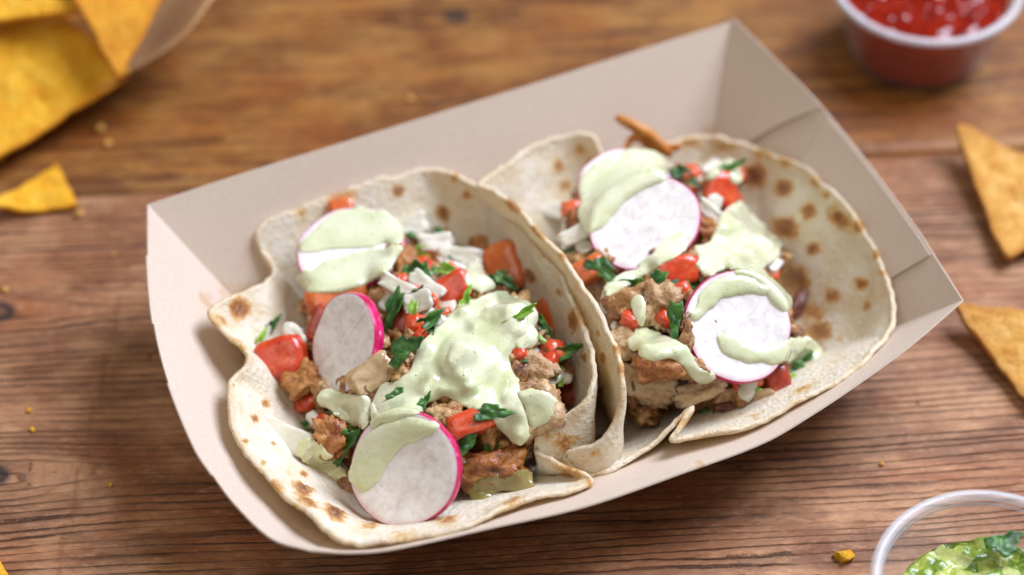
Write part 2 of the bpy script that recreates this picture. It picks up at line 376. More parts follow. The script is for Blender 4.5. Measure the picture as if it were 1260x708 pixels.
def mat_plastic(name, f_lo, f_hi, tint):
    m = M(name)
    tr = m.n.new('ShaderNodeBsdfTransparent'); tr.inputs[0].default_value = (0.97, 0.97, 0.98, 1)
    mx = m.n.new('ShaderNodeMixShader'); lw = m.n.new('ShaderNodeLayerWeight'); lw.inputs[0].default_value = 0.45
    m.set(base=tint, rough=0.16, spec=0.6, sss=0.0)
    fac = m.ramp(lw.outputs['Facing'], [(0.0, f_lo), (0.6, f_lo * 1.3), (1.0, f_hi)])
    m.l(fac, mx.inputs[0]); m.l(tr.outputs[0], mx.inputs[1]); m.l(m.bsdf.outputs[0], mx.inputs[2]); m.l(mx.outputs[0], m.out.inputs[0])
    return m.m
PLASTIC = mat_plastic('clear_plastic', 0.03, 0.45, (0.86, 0.87, 0.9))
PLASTIC_RIM = mat_plastic('plastic_rim', 0.26, 0.7, (0.88, 0.89, 0.92))
SALSA = mat_generic('red_salsa', [(0.3, (0.08, 0.002, 0.001)), (0.5, (0.20, 0.007, 0.001)), (0.65, (0.36, 0.025, 0.003)), (0.85, (0.48, 0.10, 0.01))], 2.2, 0.06, 0.0, 0.08, 0.05, coat=0.0, fs=7, spec=0.4)
SALSA_SIDE = mat_generic('salsa_behind_plastic', [(0.3, (0.26, 0.012, 0.001)), (0.6, (0.42, 0.04, 0.003)), (0.8, (0.55, 0.11, 0.01))], 1.6, 0.3, 0.0, 0.2, 0.05)
def mat_verde_dip():
    m = M('avocado_salsa')
    v = m.voro(2.6, out='Color'); sep = m.n.new('ShaderNodeSeparateColor'); m.l(v, sep.inputs[0])
    n = m.math('ADD', m.math('MULTIPLY', sep.outputs[0], .5), m.math('MULTIPLY', m.noise(3.5, 5, .65), .55))
    col = m.ramp(n, [(0.25, (0.05, 0.12, 0.015)), (0.42, (0.20, 0.29, 0.03)), (0.58, (0.40, 0.46, 0.08)), (0.75, (0.52, 0.56, 0.22)), (0.9, (0.62, 0.68, 0.45))])
    h = m.math('ADD', m.voro(2.6), m.noise(4, 4, .6))
    m.set(base=col, rough=0.14, sss=0.25, srad=(.6, 1, .2), sscale=0.002, coat=0.3, crough=0.1, normal=m.bump(h, 0.5, 0.1))
    return m.m
GUAC = mat_verde_dip()

# ------------------------------------------------------------------ table
table = empty('table', (0, 0, -3), kind='structure')
ANG = math.radians(4.0)
ux = np.array([math.cos(ANG), math.sin(ANG)]); uy = np.array([-math.sin(ANG), math.cos(ANG)])
B0 = float(np.array([-16.77, 5.44]) @ uy)            # joint between the two planks in view
KNOTS = [(-16.1, 0.35, 0.42), (-15.35, -6.15, 0.40), (-2.0, 14.5, 0.35)]
def plank(y0, y1, mat, res, x0=-46, x1=46):
    xs = np.linspace(x0, x1, int((x1 - x0) / res) + 1); ys = np.linspace(y0 + 0.02, y1 - 0.02, int((y1 - y0) / res) + 1)
    X, Y = np.meshgrid(xs, ys, indexing='ij')
    wx = X * ux[0] + Y * uy[0]; wy = X * ux[1] + Y * uy[1]
    G = Y.copy(); K = np.zeros_like(X)
    for kx, ky, r in KNOTS:
        a = np.array([kx, ky]); lx = a @ ux; ly = a @ uy
        dx = (X - lx) / 2.6; dy = Y - ly
        G = G - np.sign(dy) * 0.75 * np.exp(-dx ** 2) * np.exp(-np.abs(dy) / 1.1) * (1 - np.exp(-np.abs(dy) / 0.15))
        d = np.sqrt(((wx - kx) / 1.25) ** 2 + (wy - ky) ** 2) / r
        K = np.maximum(K, np.clip(1.15 - 0.6 * d, 0, 1))
    G = G + 0.10 * np.sin(X * 0.16 + 0.5) + 0.06 * np.sin(X * 0.41 + Y * .3)
    st = 0.8 * np.exp(-((wx + 12.35 - 0.06 * wy) / 0.26) ** 2) * np.clip((4.2 - wy) / 2, 0, 1) + 0.8 * np.exp(-((wx + 9.0) / 0.25) ** 2) * np.clip((-wy) / 2, 0, 1) * np.clip((wy + 7) / 2, 0, 1)
    st += 0.75 * np.exp(-((wx + 14.2) / 0.9) ** 2) * np.exp(-((wy + 1.6) / 1.6) ** 2)
    edge = np.minimum(Y - y0, y1 - Y)
    Z = -0.12 * np.exp(-(edge / 0.10) ** 2)
    v = np.stack([wx, wy, Z], -1).reshape(-1, 3); f = grid_faces(len(xs), len(ys))
    # sides: skirt down so the board has thickness
    n = len(v); ny = len(ys); nx = len(xs)
    loop = [i * ny for i in range(nx)] + [(nx - 1) * ny + j for j in range(1, ny)] + [i * ny + ny - 1 for i in range(nx - 2, -1, -1)] + [j for j in range(ny - 2, 0, -1)]
    sk = v[loop].copy(); sk[:, 2] = -3.0
    v = np.vstack([v, sk]); m = len(loop)
    f += [(loop[k], n + k, n + (k + 1) % m, loop[(k + 1) % m]) for k in range(m)]
    at = {k: np.concatenate([a.ravel(), a.ravel()[loop]]) for k, a in dict(g=G, l=X, knot=K, stain=st).items()}
    f = [q[::-1] for q in f]
    return obj('plank', v, f, mat, table, attrs=at)
plank(B0 - 18, B0, WOOD_A, 0.3)
plank(B0, B0 + 17, WOOD_B, 0.3)
plank(B0 - 35, B0 - 18, WOOD_A, 0.8)
plank(B0 + 17, B0 + 34, WOOD_A, 0.8)

# ------------------------------------------------------------------ paper tray
TRAY_RIM = [  # pixel x, y, height; sharp corners are doubled into separate walls
    [(181, 252, 4.2), (300, 213, 4.2), (420, 176, 4.2), (540, 139, 4.2), (660, 102, 4.2), (780, 64, 4.2), (905, 25, 4.2)],
    [(905, 25, 4.2), (957, 76, 4.1), (1005, 124, 4.1), (1060, 190, 4.0), (1128, 281, 4.0), (1152, 318, 4.0), (1185, 370, 4.0)],
    [(1185, 370, 4.0), (1120, 426, 3.7), (1060, 470, 3.5), (1005, 507, 3.4), (940, 545, 3.3), (838, 583, 3.3), (719, 624, 3.3), (600, 651, 3.3), (480, 677, 3.4), (430, 681, 3.4), (380, 678, 3.5)],
    [(380, 678, 3.5), (335, 664, 3.5), (291, 624, 3.6), (264, 589, 3.6), (240, 553, 3.7), (207, 472, 3.8), (189, 400, 3.9), (182, 330, 4.1), (181, 252, 4.2)]]
FLOORPX = [[(328, 412), (871, 225)], [(871, 225), (1028, 432)], [(1028, 432), (456, 640)], [(456, 640), (328, 412)]]
tray_c = P(650, 420, 0.0); tray_c[2] = 0
tray = empty('paper_tray', tray_c, 'open kraft paper boat tray holding the two tacos', 'tray')
NW, NH = 90, 14
def tray_wall(i):
    rim = spline([P(*q) for q in TRAY_RIM[i]], NW, closed=False)
    a = P(*FLOORPX[i][0], 0.08); b = P(*FLOORPX[i][1], 0.08)
    t = np.linspace(0, 1, NW)[:, None]; base = a + (b - a) * t
    rows = []
    for k in range(NW):
        for j in range(NH):
            s = j / (NH - 1)
            p = base[k] + (rim[k] - base[k]) * s
            rows.append(p)
    return np.array(rows).reshape(NW, NH, 3)
WALLS = [tray_wall(i) for i in range(4)]
GREASE = [(250, 365, 0.45), (262, 378, 0.35), (860, 572, 0.3), (1010, 480, 0.25)]
def card_tint(V):  # grease spots, plus an even warm tint low on the card
    g = np.zeros(len(V))
    for px, py, r in GREASE:
        d = ray(px, py); w = V - CAM; c = w - np.outer(w @ d, d)
        g = np.maximum(g, .62 * np.exp(-(np.linalg.norm(c, axis=1) / r) ** 2))
    low = np.clip(1.12 - V[:, 2] / 2.8, 0, 1) * 0.85  # warmer tint toward the tray floor, fading with height
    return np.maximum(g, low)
for i, Wm in enumerate(WALLS):
    v = Wm.reshape(-1, 3).copy()
    f = [q[::-1] for q in grid_faces(NW, NH)]
    solid(v, f)
    obj('end_wall' if i % 2 else 'side_wall', v, f, KRAFT_IN, tray, smooth=False, attrs={'card_tint': card_tint(v)}, thick=0.05)
fl = np.array([P(*FLOORPX[k][0], 0.075) for k in range(4)])
n = 24; V = []
for a in range(n):
    for b in range(n):
        s, t = a / (n - 1), b / (n - 1)
        V.append((fl[0] * (1 - s) + fl[1] * s) * (1 - t) + (fl[3] * (1 - s) + fl[2] * s) * t)
V = np.array(V); f = grid_faces(n, n); solid(V, f)
obj('tray_floor', V, [q[::-1] for q in f], KRAFT_IN, tray, attrs={'card_tint': np.full(len(V), .5)}, thick=0.055)
def flap(i, k0, k1, j0, cut, lift=0.06, inward=1.0, rim_up=0.0, name='corner_flap'):
    """a glued corner tab lying on wall i between columns k0..k1; 'cut' slants its free edge"""
    Wm = WALLS[i]; m = 16; rows = []
    nrm = np.cross(Wm[45, NH - 1] - Wm[45, 0], Wm[60, NH - 1] - Wm[45, NH - 1]); nrm /= np.linalg.norm(nrm)
    if nrm @ (tray_c + np.array([0, 0, 4]) - Wm[45, 7]) < 0: nrm = -nrm
    for a in range(m):
        for b in range(m):
            t = b / (m - 1); s = a / (m - 1)
            ka = k0; kb = k1 + cut * (1 - t)
            k = np.clip(ka + (kb - ka) * s, 0, NW - 1.001); j = np.clip(j0 + (NH - 1 - j0) * t, 0, NH - 1.001)
            k_, j_ = int(k), int(j); fk, fj = k - k_, j - j_
            p = (Wm[k_, j_] * (1 - fk) + Wm[k_ + 1, j_] * fk) * (1 - fj) + (Wm[k_, j_ + 1] * (1 - fk) + Wm[k_ + 1, j_ + 1] * fk) * fj
            p = p + nrm * lift * inward
            p[2] += rim_up * t
            rows.append(p)
    rows = np.array(rows); f = grid_faces(m, m)
    obj(name, rows, f, KRAFT_IN, tray, smooth=False, attrs={'card_tint': np.zeros(len(rows))}, thick=0.05)
flap(1, 34, 76, 1, 0, lift=0.13, rim_up=-0.08)             # inner ply ending in a slit near the right-hand tip
flap(1, 0, 32, 1, -28, lift=0.10, rim_up=0.06)             # folded gusset at the back corner
flap(3, 24, 46, 3, 3, lift=0.05, inward=-1, rim_up=0.05)
flap(3, 60, 76, 6, 2, lift=0.06, inward=-1, rim_up=0.08)

# ------------------------------------------------------------------ tortillas
def char_field(V, N, spots):
    c = np.zeros(len(V)); w = V - CAM; dist = np.linalg.norm(w, axis=1)
    for px, py, r, a, near, el, ang in spots:
        d = ray(px, py); proj = w @ d
        r_ = r * (1.25 if r >= 7 else 1.1) / 40
        perp = w - np.outer(proj, d)
        q1 = perp @ RIGHT; q2 = -(perp @ UP)
        ca, sa = math.cos(ang), math.sin(ang)
        e1 = (q1 * ca + q2 * sa) / (r_ * el); e2 = (-q1 * sa + q2 * ca) / r_
        m = np.exp(-(e1 ** 2 + e2 ** 2))
        # only the first surface met along that ray takes the mark
        sel = m > 0.3
        if sel.any():
            t0 = proj[sel].min()
            m = m * (np.abs(proj - t0) < 1.3)
        c = np.maximum(c, m * a)
    return c

TRAY_BVH = build_bvh()
def keep_inside(v, gap=0.14):
    axis = P(640, 410, 1.5)[:2]
    for i in range(len(v)):
        d = np.array([v[i, 0] - axis[0], v[i, 1] - axis[1], 0]); L = np.linalg.norm(d)
        if L < 1e-6: continue
        d /= L
        h = TRAY_BVH.ray_cast(Vector((axis[0], axis[1], float(np.clip(v[i, 2], .3, 4.0)))), Vector(d))
        if h[0] is not None and h[3] - gap < L:
            v[i, :2] = axis + d[:2] * (h[3] - gap)
        v[i, 2] = max(v[i, 2], .2)

def make_tortilla(rim, center, kfun, label, spots, wet_r, seed, nr=420, rings=58):
    R = np.array([[*P(x, y, z), k, b, o] for x, y, z, k, b, o in rim])
    loop = spline(R, nr)
    c = np.asarray(center)
    V = np.zeros((nr, rings, 3))
    s = np.linspace(0, 1, rings)
    for i in range(nr):
        rp = loop[i, :3]; k, bul, op = loop[i, 3:]
        k = min(max(k, .1), .97)
        base = np.array([c[0] + (rp[0] - c[0]) * k, c[1] + (rp[1] - c[1]) * k, 0.25])
        out = np.array([rp[0] - c[0], rp[1] - c[1], 0]); out /= np.linalg.norm(out)
        for j, t in enumerate(s):
            if t < 0.35:
                q = t / 0.35; p = np.array([c[0], c[1], 0.22]) * (1 - q) + base * q
            else:
                q = (t - 0.35) / 0.65
                hx = (1 - op) * math.sin(q * math.pi / 2) + op * q
                hz = (1 - op) * (1 - math.cos(q * math.pi / 2)) + op * q
                p = np.array([base[0] + (rp[0] - base[0]) * hx, base[1] + (rp[1] - base[1]) * hx, base[2] + (rp[2] - base[2]) * hz])
                p = p + out * bul * math.sin(q * math.pi) * (0.5 + 0.5 * q)
            V[i, j] = p
    # a few smoothing passes along the loop for inner rings: folds die away toward the middle
    for j in range(rings):
        w = int((1 - s[j]) * 26)
        if w > 0:
            ker = np.hanning(2 * w + 3)[1:-1]; ker /= ker.sum()
            for a in range(3):
                e = np.concatenate([V[-w:, j, a], V[:, j, a], V[:w, j, a]]); V[:, j, a] = np.convolve(e, ker, 'valid')
    v = V.reshape(-1, 3)
    for i in range(len(v)):
        t = (i % rings) / (rings - 1)
        v[i] += np.array([nz(v[i], .8, seed), nz(v[i], .8, seed + 9), nz(v[i], .8, seed + 5) * .8]) * 0.13 * t
        v[i, 2] += 0.045 * fbm(v[i], 2.0, seed + 3, 2) * t
        if t > .93: v[i] += np.array([nz(v[i], 4, seed + 1), nz(v[i], 4, seed + 2), nz(v[i], 4, seed + 6)]) * .05 * (t - .93) / .07
    keep_inside(v)
    f = grid_faces(nr, rings, True)
    ch = char_field(v, None, spots)
    rr = np.array([(i % rings) / (rings - 1) for i in range(len(v))])
    wet = np.clip((wet_r - rr) / 0.12, 0, 1)
    f = [q[::-1] for q in f]
    o = obj('tortilla', v, f, TORT, attrs={'char': ch, 'wet': wet, 'rim': rr}, thick=0.14, label=label, cat='tortilla', group='flour tortillas in the paper tray')
    solid(v, f)
    return v
# rim control points: pixel x, y, height cm, foot factor, bulge, openness
LT = [(597,232,3.0,.6,.1,.3),(550,213,3.0,.6,.0,.3),(500,209,3.0,.6,.0,.3),(440,214,3.1,.6,0,.3),(390,228,3.1,.6,0,.3),(345,256,3.0,.6,0,.3),
      (316,288,2.8,.6,0,.4),(318,305,2.5,.6,0,.5),(335,324,2.1,.5,0,.6),(334,340,2.2,.5,0,.6),(300,359,2.8,.5,0,.7),(256,382,3.4,.5,0,.7),
      (275,406,3.4,.5,0,.7),(302,434,3.3,.5,0,.7),(302,450,3.2,.5,0,.8),(284,468,3.3,.5,0,.8),(280,496,3.4,.5,0,.8),(288,530,3.4,.5,0,.8),
      (325,585,3.4,.5,0,.8),(370,625,3.4,.5,0,.8),(418,662,3.5,.5,0,.8),(480,666,3.4,.5,0,.8),(560,649,3.3,.5,0,.8),(650,617,3.0,.5,0,.8),
      (715,600,2.8,.5,0,.8),(729,591,2.7,.5,0,.8),(714,578,2.6,.55,0,.6),(680,565,2.6,.6,.2,.4),(656,549,2.7,.65,.5,.3),
      (657,536,3.0,.7,.9,.2),(690,515,3.5,.75,1.1,.1),(717,498,3.9,.75,.8,.1),(729,470,4.2,.72,.4,.2),(730,435,4.3,.70,.2,.25),(718,400,4.3,.68,.1,.3),
      (695,350,4.2,.66,.1,.3),(665,310,4.0,.64,.1,.3),(635,278,3.6,.62,.1,.3),(609,254,3.2,.6,.1,.3)]
RT = [(591,225,3.7,.75,.1,.4),(615,205,3.4,.65,0,.4),(650,182,3.2,.6,0,.4),(695,168,3.1,.6,0,.4),(727,167,3.1,.6,0,.4),(744,192,2.7,.6,0,.4),
      (760,215,2.2,.6,0,.4),(785,197,2.1,.6,0,.4),(815,176,2.3,.6,0,.4),(870,168,2.3,.6,0,.4),(930,180,2.4,.6,0,.4),(985,205,2.7,.6,0,.4),
      (1030,240,3.0,.6,0,.4),(1062,280,3.1,.6,0,.4),(1086,325,3.0,.6,0,.4),(1097,375,2.9,.6,0,.4),(1093,410,2.9,.6,0,.5),(1070,440,3.0,.6,0,.7),
      (1020,476,3.1,.6,0,.8),(977,498,3.1,.6,0,.8),(904,530,3.0,.6,0,.8),(850,538,3.0,.6,0,.8),(826,538,3.1,.6,0,.8),(838,520,3.2,.6,0,.8),
      (850,499,3.2,.6,0,.8),(832,515,2.8,.6,0,.7),(813,538,2.5,.6,0,.7),(797,552,2.4,.6,0,.7),(780,563,2.3,.65,0,.7),(735,588,2.2,.7,0,.6),(715,588,2.2,.7,0,.6),
      (700,573,2.4,.75,.1,.4),(693,558,2.7,.8,.3,.3),(733,542,3.3,.85,.6,.2),(753,523,3.7,.85,.6,.1),(765,497,4.2,.88,.45,.1),(768,465,4.6,.88,.3,.1),
      (755,420,4.8,.86,.25,.1),(730,370,4.8,.86,.25,.1),(695,318,4.6,.86,.25,.1),(650,268,4.3,.85,.2,.2),(612,238,3.9,.8,.1,.3)]
# toast marks: px, py, radius px, strength, -, elongation, angle
LS = [(293,380,11,.95,0,1.1,1.2),(560,218,6,.7,0,1,0),(490,235,7,.9,0,1.2,.5),(545,262,8,.95,0,1.3,1),(548,290,8,.9,0,1.2,1),(575,240,7,.7,0,1,0),(418,240,14,.55,0,1.5,.3),(370,262,8,.5,0,1,0),
      (342,250,6,.5,0,1.6,2.4),(325,498,5,.9,0,1,.5),(311,516,5,.9,0,1,.5),(300,545,4,.7,0,1,0),(335,548,3,.8,0,1,0),(372,603,8,.9,0,1.5,.8),(378,618,7,.75,0,2,.4),(412,632,8,.95,0,1.4,.7),(338,600,7,.6,0,1.5,.6),
      (455,648,7,.55,0,1.4,0),(372,585,4,.8,0,1.3,.6),(550,643,7,.6,0,1.8,-.3),(498,658,9,.45,0,2,0),(322,572,4,.7,0,1,0),(632,620,7,.5,0,2,-.4),
      (705,395,14,.75,0,.75,.2),(705,393,6,.5,0,1,0),(655,340,6,.95,0,1.7,1.0),(632,300,5,.7,0,1.8,1.0),(722,440,7,.6,0,.5,.2),(690,360,5,.6,0,1.6,1.0),(640,322,4,.7,0,1.5,1),
      (695,545,14,.55,0,1.3,-.4),(675,535,10,.5,0,1,0),(700,578,9,.6,0,2,.6),(725,596,6,.5,0,1,0),(268,395,8,.5,0,2,.7),(292,425,6,.5,0,2,.7)]
RS = [(929,216,14,1.0,0,1,0),(966,232,11,.9,0,1,0),(997,260,10,.8,0,1,0),(968,281,12,.9,0,1.5,.3),(1003,307,8,.95,0,1,0),(962,317,12,.7,0,1,.4),(978,345,15,1.0,0,1.2,.3),(1035,270,10,.8,0,1.7,.9),
      (1058,279,7,.7,0,1.2,.5),(1019,240,6,.6,0,1,0),(970,198,8,.6,0,1.3,.3),(1005,225,6,.7,0,1.4,.8),(1025,365,9,.75,0,1,.8),(1060,350,8,.75,0,1.2,.6),(1080,312,7,.7,0,.6,0),(1088,335,5,.6,0,1,0),
      (1000,385,12,.7,0,1.4,.2),(1010,408,11,.85,0,1.3,.2),(1035,420,7,.5,0,1,.3),(1005,430,9,.5,0,1.6,.3),(1068,378,6,.6,0,1,0),(940,190,9,.5,0,2,.1),(890,178,10,.5,0,2,.1),(850,176,9,.5,0,2,-.1),
      (686,203,7,.8,0,1,.2),(715,185,9,.6,0,1,0),(695,230,8,.6,0,1,0),(660,215,6,.4,0,1,0),(728,200,8,.55,0,.8,0),
      (632,252,5,.95,0,2.2,.7),(665,284,5,1.0,0,2.3,.8),(697,315,4,.9,0,2.2,.9),(725,352,5,.95,0,2.6,1.0),(742,375,4,.85,0,1.8,1.1),(752,400,5,.8,0,2,1.2),(762,430,4,.8,0,2,1.3),(766,455,4,.7,0,2,1.5),
      (738,410,3,.7,0,1.6,1.2),(745,440,4,.8,0,1.8,1.3),(742,480,5,.7,0,1.5,1.4),(735,500,4,.8,0,1,1),(730,560,10,.4,0,1.6,-.5),(850,520,10,.5,0,2,0),(990,478,8,.5,0,2.2,-.4),(930,512,8,.4,0,2,-.3)]
VL = make_tortilla(LT, P(525, 470, 0.22), None, 'toasted flour tortilla folded around the filling nearest the camera', LS, 0.5, 1.3)
VR = make_tortilla(RT, P(850, 390, 0.22), None, 'brown spotted flour tortilla opening toward the right end of the tray', RS, 0.53, 4.7)

# ------------------------------------------------------------------ filling
rng = random.Random(11)
ML = [(430,300,2.7),(500,290,2.4),(560,290,2.2),(610,315,2.7),(655,380,3.0),(695,450,3.2),(695,495,3.0),(640,550,2.4),(600,598,1.2),(560,600,1.2),(430,590,1.5),(390,530,1.5),(350,455,2.1),(375,385,2.2),
      (480,350,3.1),(540,380,3.6),(580,430,3.9),(550,480,3.8),(480,430,3.5),(430,420,3.1),(620,420,3.7),(520,540,3.0),(600,540,2.7)]
MR = [(690,270,2.9),(720,230,2.5),(760,215,2.3),(830,205,2.1),(900,215,2.1),(930,250,2.2),(965,330,2.2),(985,400,2.2),(975,450,2.3),(930,480,2.2),(860,495,1.9),(800,500,1.8),(770,470,2.4),(755,400,3.2),(725,325,3.5),
      (780,280,3.4),(850,270,3.4),(840,340,4.0),(900,330,3.6),(900,400,3.8),(820,410,3.8),(930,430,3.1),(850,460,3.0),(790,440,3.1)]
def in_poly(pt, poly):
    x, y = pt; c = False; j = len(poly) - 1
    for i in range(len(poly)):
        xi, yi = poly[i]; xj, yj = poly[j]
        if (yi > y) != (yj > y) and x < (xj - xi) * (y - yi) / (yj - yi) + xi: c = not c
        j = i
    return c
def mound(ctrl, nb):
    W = np.array([P(*q) for q in ctrl]); xy = W[:, :2]; z = W[:, 2]
    D = np.linalg.norm(xy[:, None] - xy[None], axis=2); A = D + 0.25 * np.eye(len(W))
    A2 = np.block([[A, np.ones((len(W), 1))], [np.ones((1, len(W))), np.zeros((1, 1))]])
    co = np.linalg.solve(A2, np.append(z, 0))
    def h(p): return float(np.linalg.norm(xy - np.asarray(p)[None], axis=1) @ co[:-1] + co[-1])
    poly = [tuple(p) for p in xy[:nb]]
    return h, poly
def bed(ctrl, nb, label, seed, count):
    h, poly = mound(ctrl, nb); r = random.Random(seed)
    xs = [p[0] for p in poly]; ys = [p[1] for p in poly]
    Vs = []; Fs = []; n = 0
    # supporting heap
    c = np.mean(np.array(poly), 0); rings, na = 14, 60; hv = [[c[0], c[1], h(c) - .5]]
    bound = spline(np.array(poly), na)
    for k in range(1, rings + 1):
        for a in range(na):
            p = c + (bound[a] - c) * (k / rings) * 0.97
            z = h(p) - 0.45 - (0.9 if k == rings else 0)
            hv.append([p[0], p[1], max(z + 0.15 * nz((p[0], p[1], 0), 2.0, seed), .3)])
    hf = [(0, 1 + a, 1 + (a + 1) % na) for a in range(na)]
    for k in range(rings - 1):
        for a in range(na):
            a2 = (a + 1) % na; b = 1 + k * na
            hf.append((b + a, b + na + a, b + na + a2, b + a2))
    Vs.append(np.array(hv)); Fs += hf; n = len(hv)
    done = 0
    while done < count:
        p = (r.uniform(min(xs), max(xs)), r.uniform(min(ys), max(ys)))
        if not in_poly(p, poly): continue
        done += 1
        sz = (r.uniform(.5, 1.2), r.uniform(.4, .8), r.uniform(.3, .6))
        v, f = lump(sz, r.uniform(0, 99), r.choice([2.6, 4.0, 6.0]), .5, 1.7, 3, .25)
        v = v @ euler_frame(r) + np.array([p[0], p[1], max(h(p) - r.uniform(.15, .5), .6)])
        Vs.append(v); Fs += [tuple(i + n for i in q) for q in f]; n += len(v)
    V = np.vstack(Vs); solid(V, Fs)
    return obj('chicken_filling', V, Fs, CHICKEN, label=label, cat='filling', kind='stuff')
bed(ML, 14, 'chopped grilled chicken bed filling the taco nearest the camera', 3, 130)
bed(MR, 15, 'chopped grilled chicken bed filling the taco at the right', 5, 130)
BV = build_bvh()

def place(px, py, v, f, R, lift=0.0, up=0.5):
    hit, n = cast(BV, px, py)
    c = hit - ray(px, py) * lift
    return v @ R + c
def put(name, px, py, size, mat, label, cat, group, seed, power=3.0, amp=.12, freq=1.4, n=None, spin=0.0, lift=.12, sub=3, bend=0.0, keep=True, fib=0.0):
    v, f = lump(size, seed, power, amp, freq, sub, fib)
    if bend:
        v = v.copy(); v[:, 2] += bend * (v[:, 0] ** 2) - bend * (size[0] / 2) ** 2 * .4
    r = random.Random(seed)
    R = frame(n if n is not None else (r.uniform(-.5, .5), r.uniform(-.7, .2), 1.0), spin)
    w = place(px, py, v, f, R, lift)
    obj(name, w, f, mat, label=label, cat=cat, group=group)
    if keep: solid(w, f)

GL = 'diced tomato pieces in the tacos'; GC = 'chicken chunks in the tacos'; GO = 'onion pieces in the tacos'; GH = 'cilantro leaves in the tacos'
# diced tomato
for px, py, sz, mt, nn, sp, lf, lab in [
    (348,441,(1.5,1.25,1.0),TOMATO,(-.25,-.6,.75),.25,.45,'bright red tomato dice at the left edge of the near taco'),
    (620,331,(1.25,1.6,.6),TOMATO_OR,(-.45,-.55,.7),.35,.8,'large orange tomato slab leaning on the wall between the tacos'),
    (556,358,(1.25,.9,.7),TOMATO,(-.2,-.6,.8),.5,.6,'small red tomato wedge below the back white sauce cap'),
    (674,392,(.8,1.2,.45),TOMATO_OR,(-.6,-.5,.6),.3,.15,'dark orange tomato strip stuck to the inner tortilla wall'),
    (700,476,(1.1,1.0,.8),TOMATO_DK,(-.3,-.6,.7),-.3,.1,'dark red tomato dice in the corner beside the folded tortilla'),
    (415,368,(1.9,.8,.8),TOMATO_OR,(0,-.5,.85),.15,.05,'tomato piece tucked beneath the sauce streaked radish slice'),
    (497,392,(.6,1.3,.6),TOMATO_DK,(-.4,-.5,.75),.25,.25,'dark red tomato wedge right of the half bare radish slice'),
    (580,520,(1.4,.7,.6),TOMATO,(0,-.5,.85),.35,.6,'pinkish tomato bits at the lower edge of the big sauce pool'),
    (392,398,(.5,1.1,.4),TOMATO_DK,(-.2,-.6,.75),-.35,.05,'purple brown strip between red tomato dice and radish slice'),
    (420,256,(.8,.5,.5),TOMATO_OR,(0,-.4,.9),.2,.3,'tiny tomato bit behind the rearmost radish of the near taco'),
    (566,442,(.55,.75,.5),TOMATO_OR,(0,-.6,.8),-.3,.72,'small tomato bit poking out of the big sauce pool'),
    (832,334,(1.25,.85,.8),TOMATO,(.1,-.6,.8),.15,.6,'pink red tomato dice below the bare radish of the far taco'),
    (884,236,(1.0,1.2,.8),TOMATO,(.2,-.55,.8),-.2,.6,'red tomato dice under a leaf at the back of the far taco'),
    (727,332,(1.0,.7,.7),TOMATO_OR,(-.2,-.5,.8),.4,.2,'orange tomato dice against the left wall of the far taco'),
    (955,468,(.75,1.0,.6),TOMATO_DK,(.2,-.6,.75),.2,.15,'dark wet tomato bit at the lower right of the far taco'),
    (918,468,(.9,.5,.5),TOMATO,(.1,-.6,.75),.2,.05,'small tomato bit under the red rimmed radish'),
    (905,218,(.6,.5,.5),TOMATO,(.1,-.6,.75),.6,.4,'small pale red tomato bit at the back of the far taco'),
    (360,462,(.9,.7,.6),TOMATO_DK,(-.2,-.6,.75),.6,.0,'dark tomato bit under the bright red tomato dice')]:
    put('tomato_piece', px, py, sz, mt, lab, 'tomato', GL, px * .37 + py * .11, 9.0, .14, 1.2, nn, sp, lf)
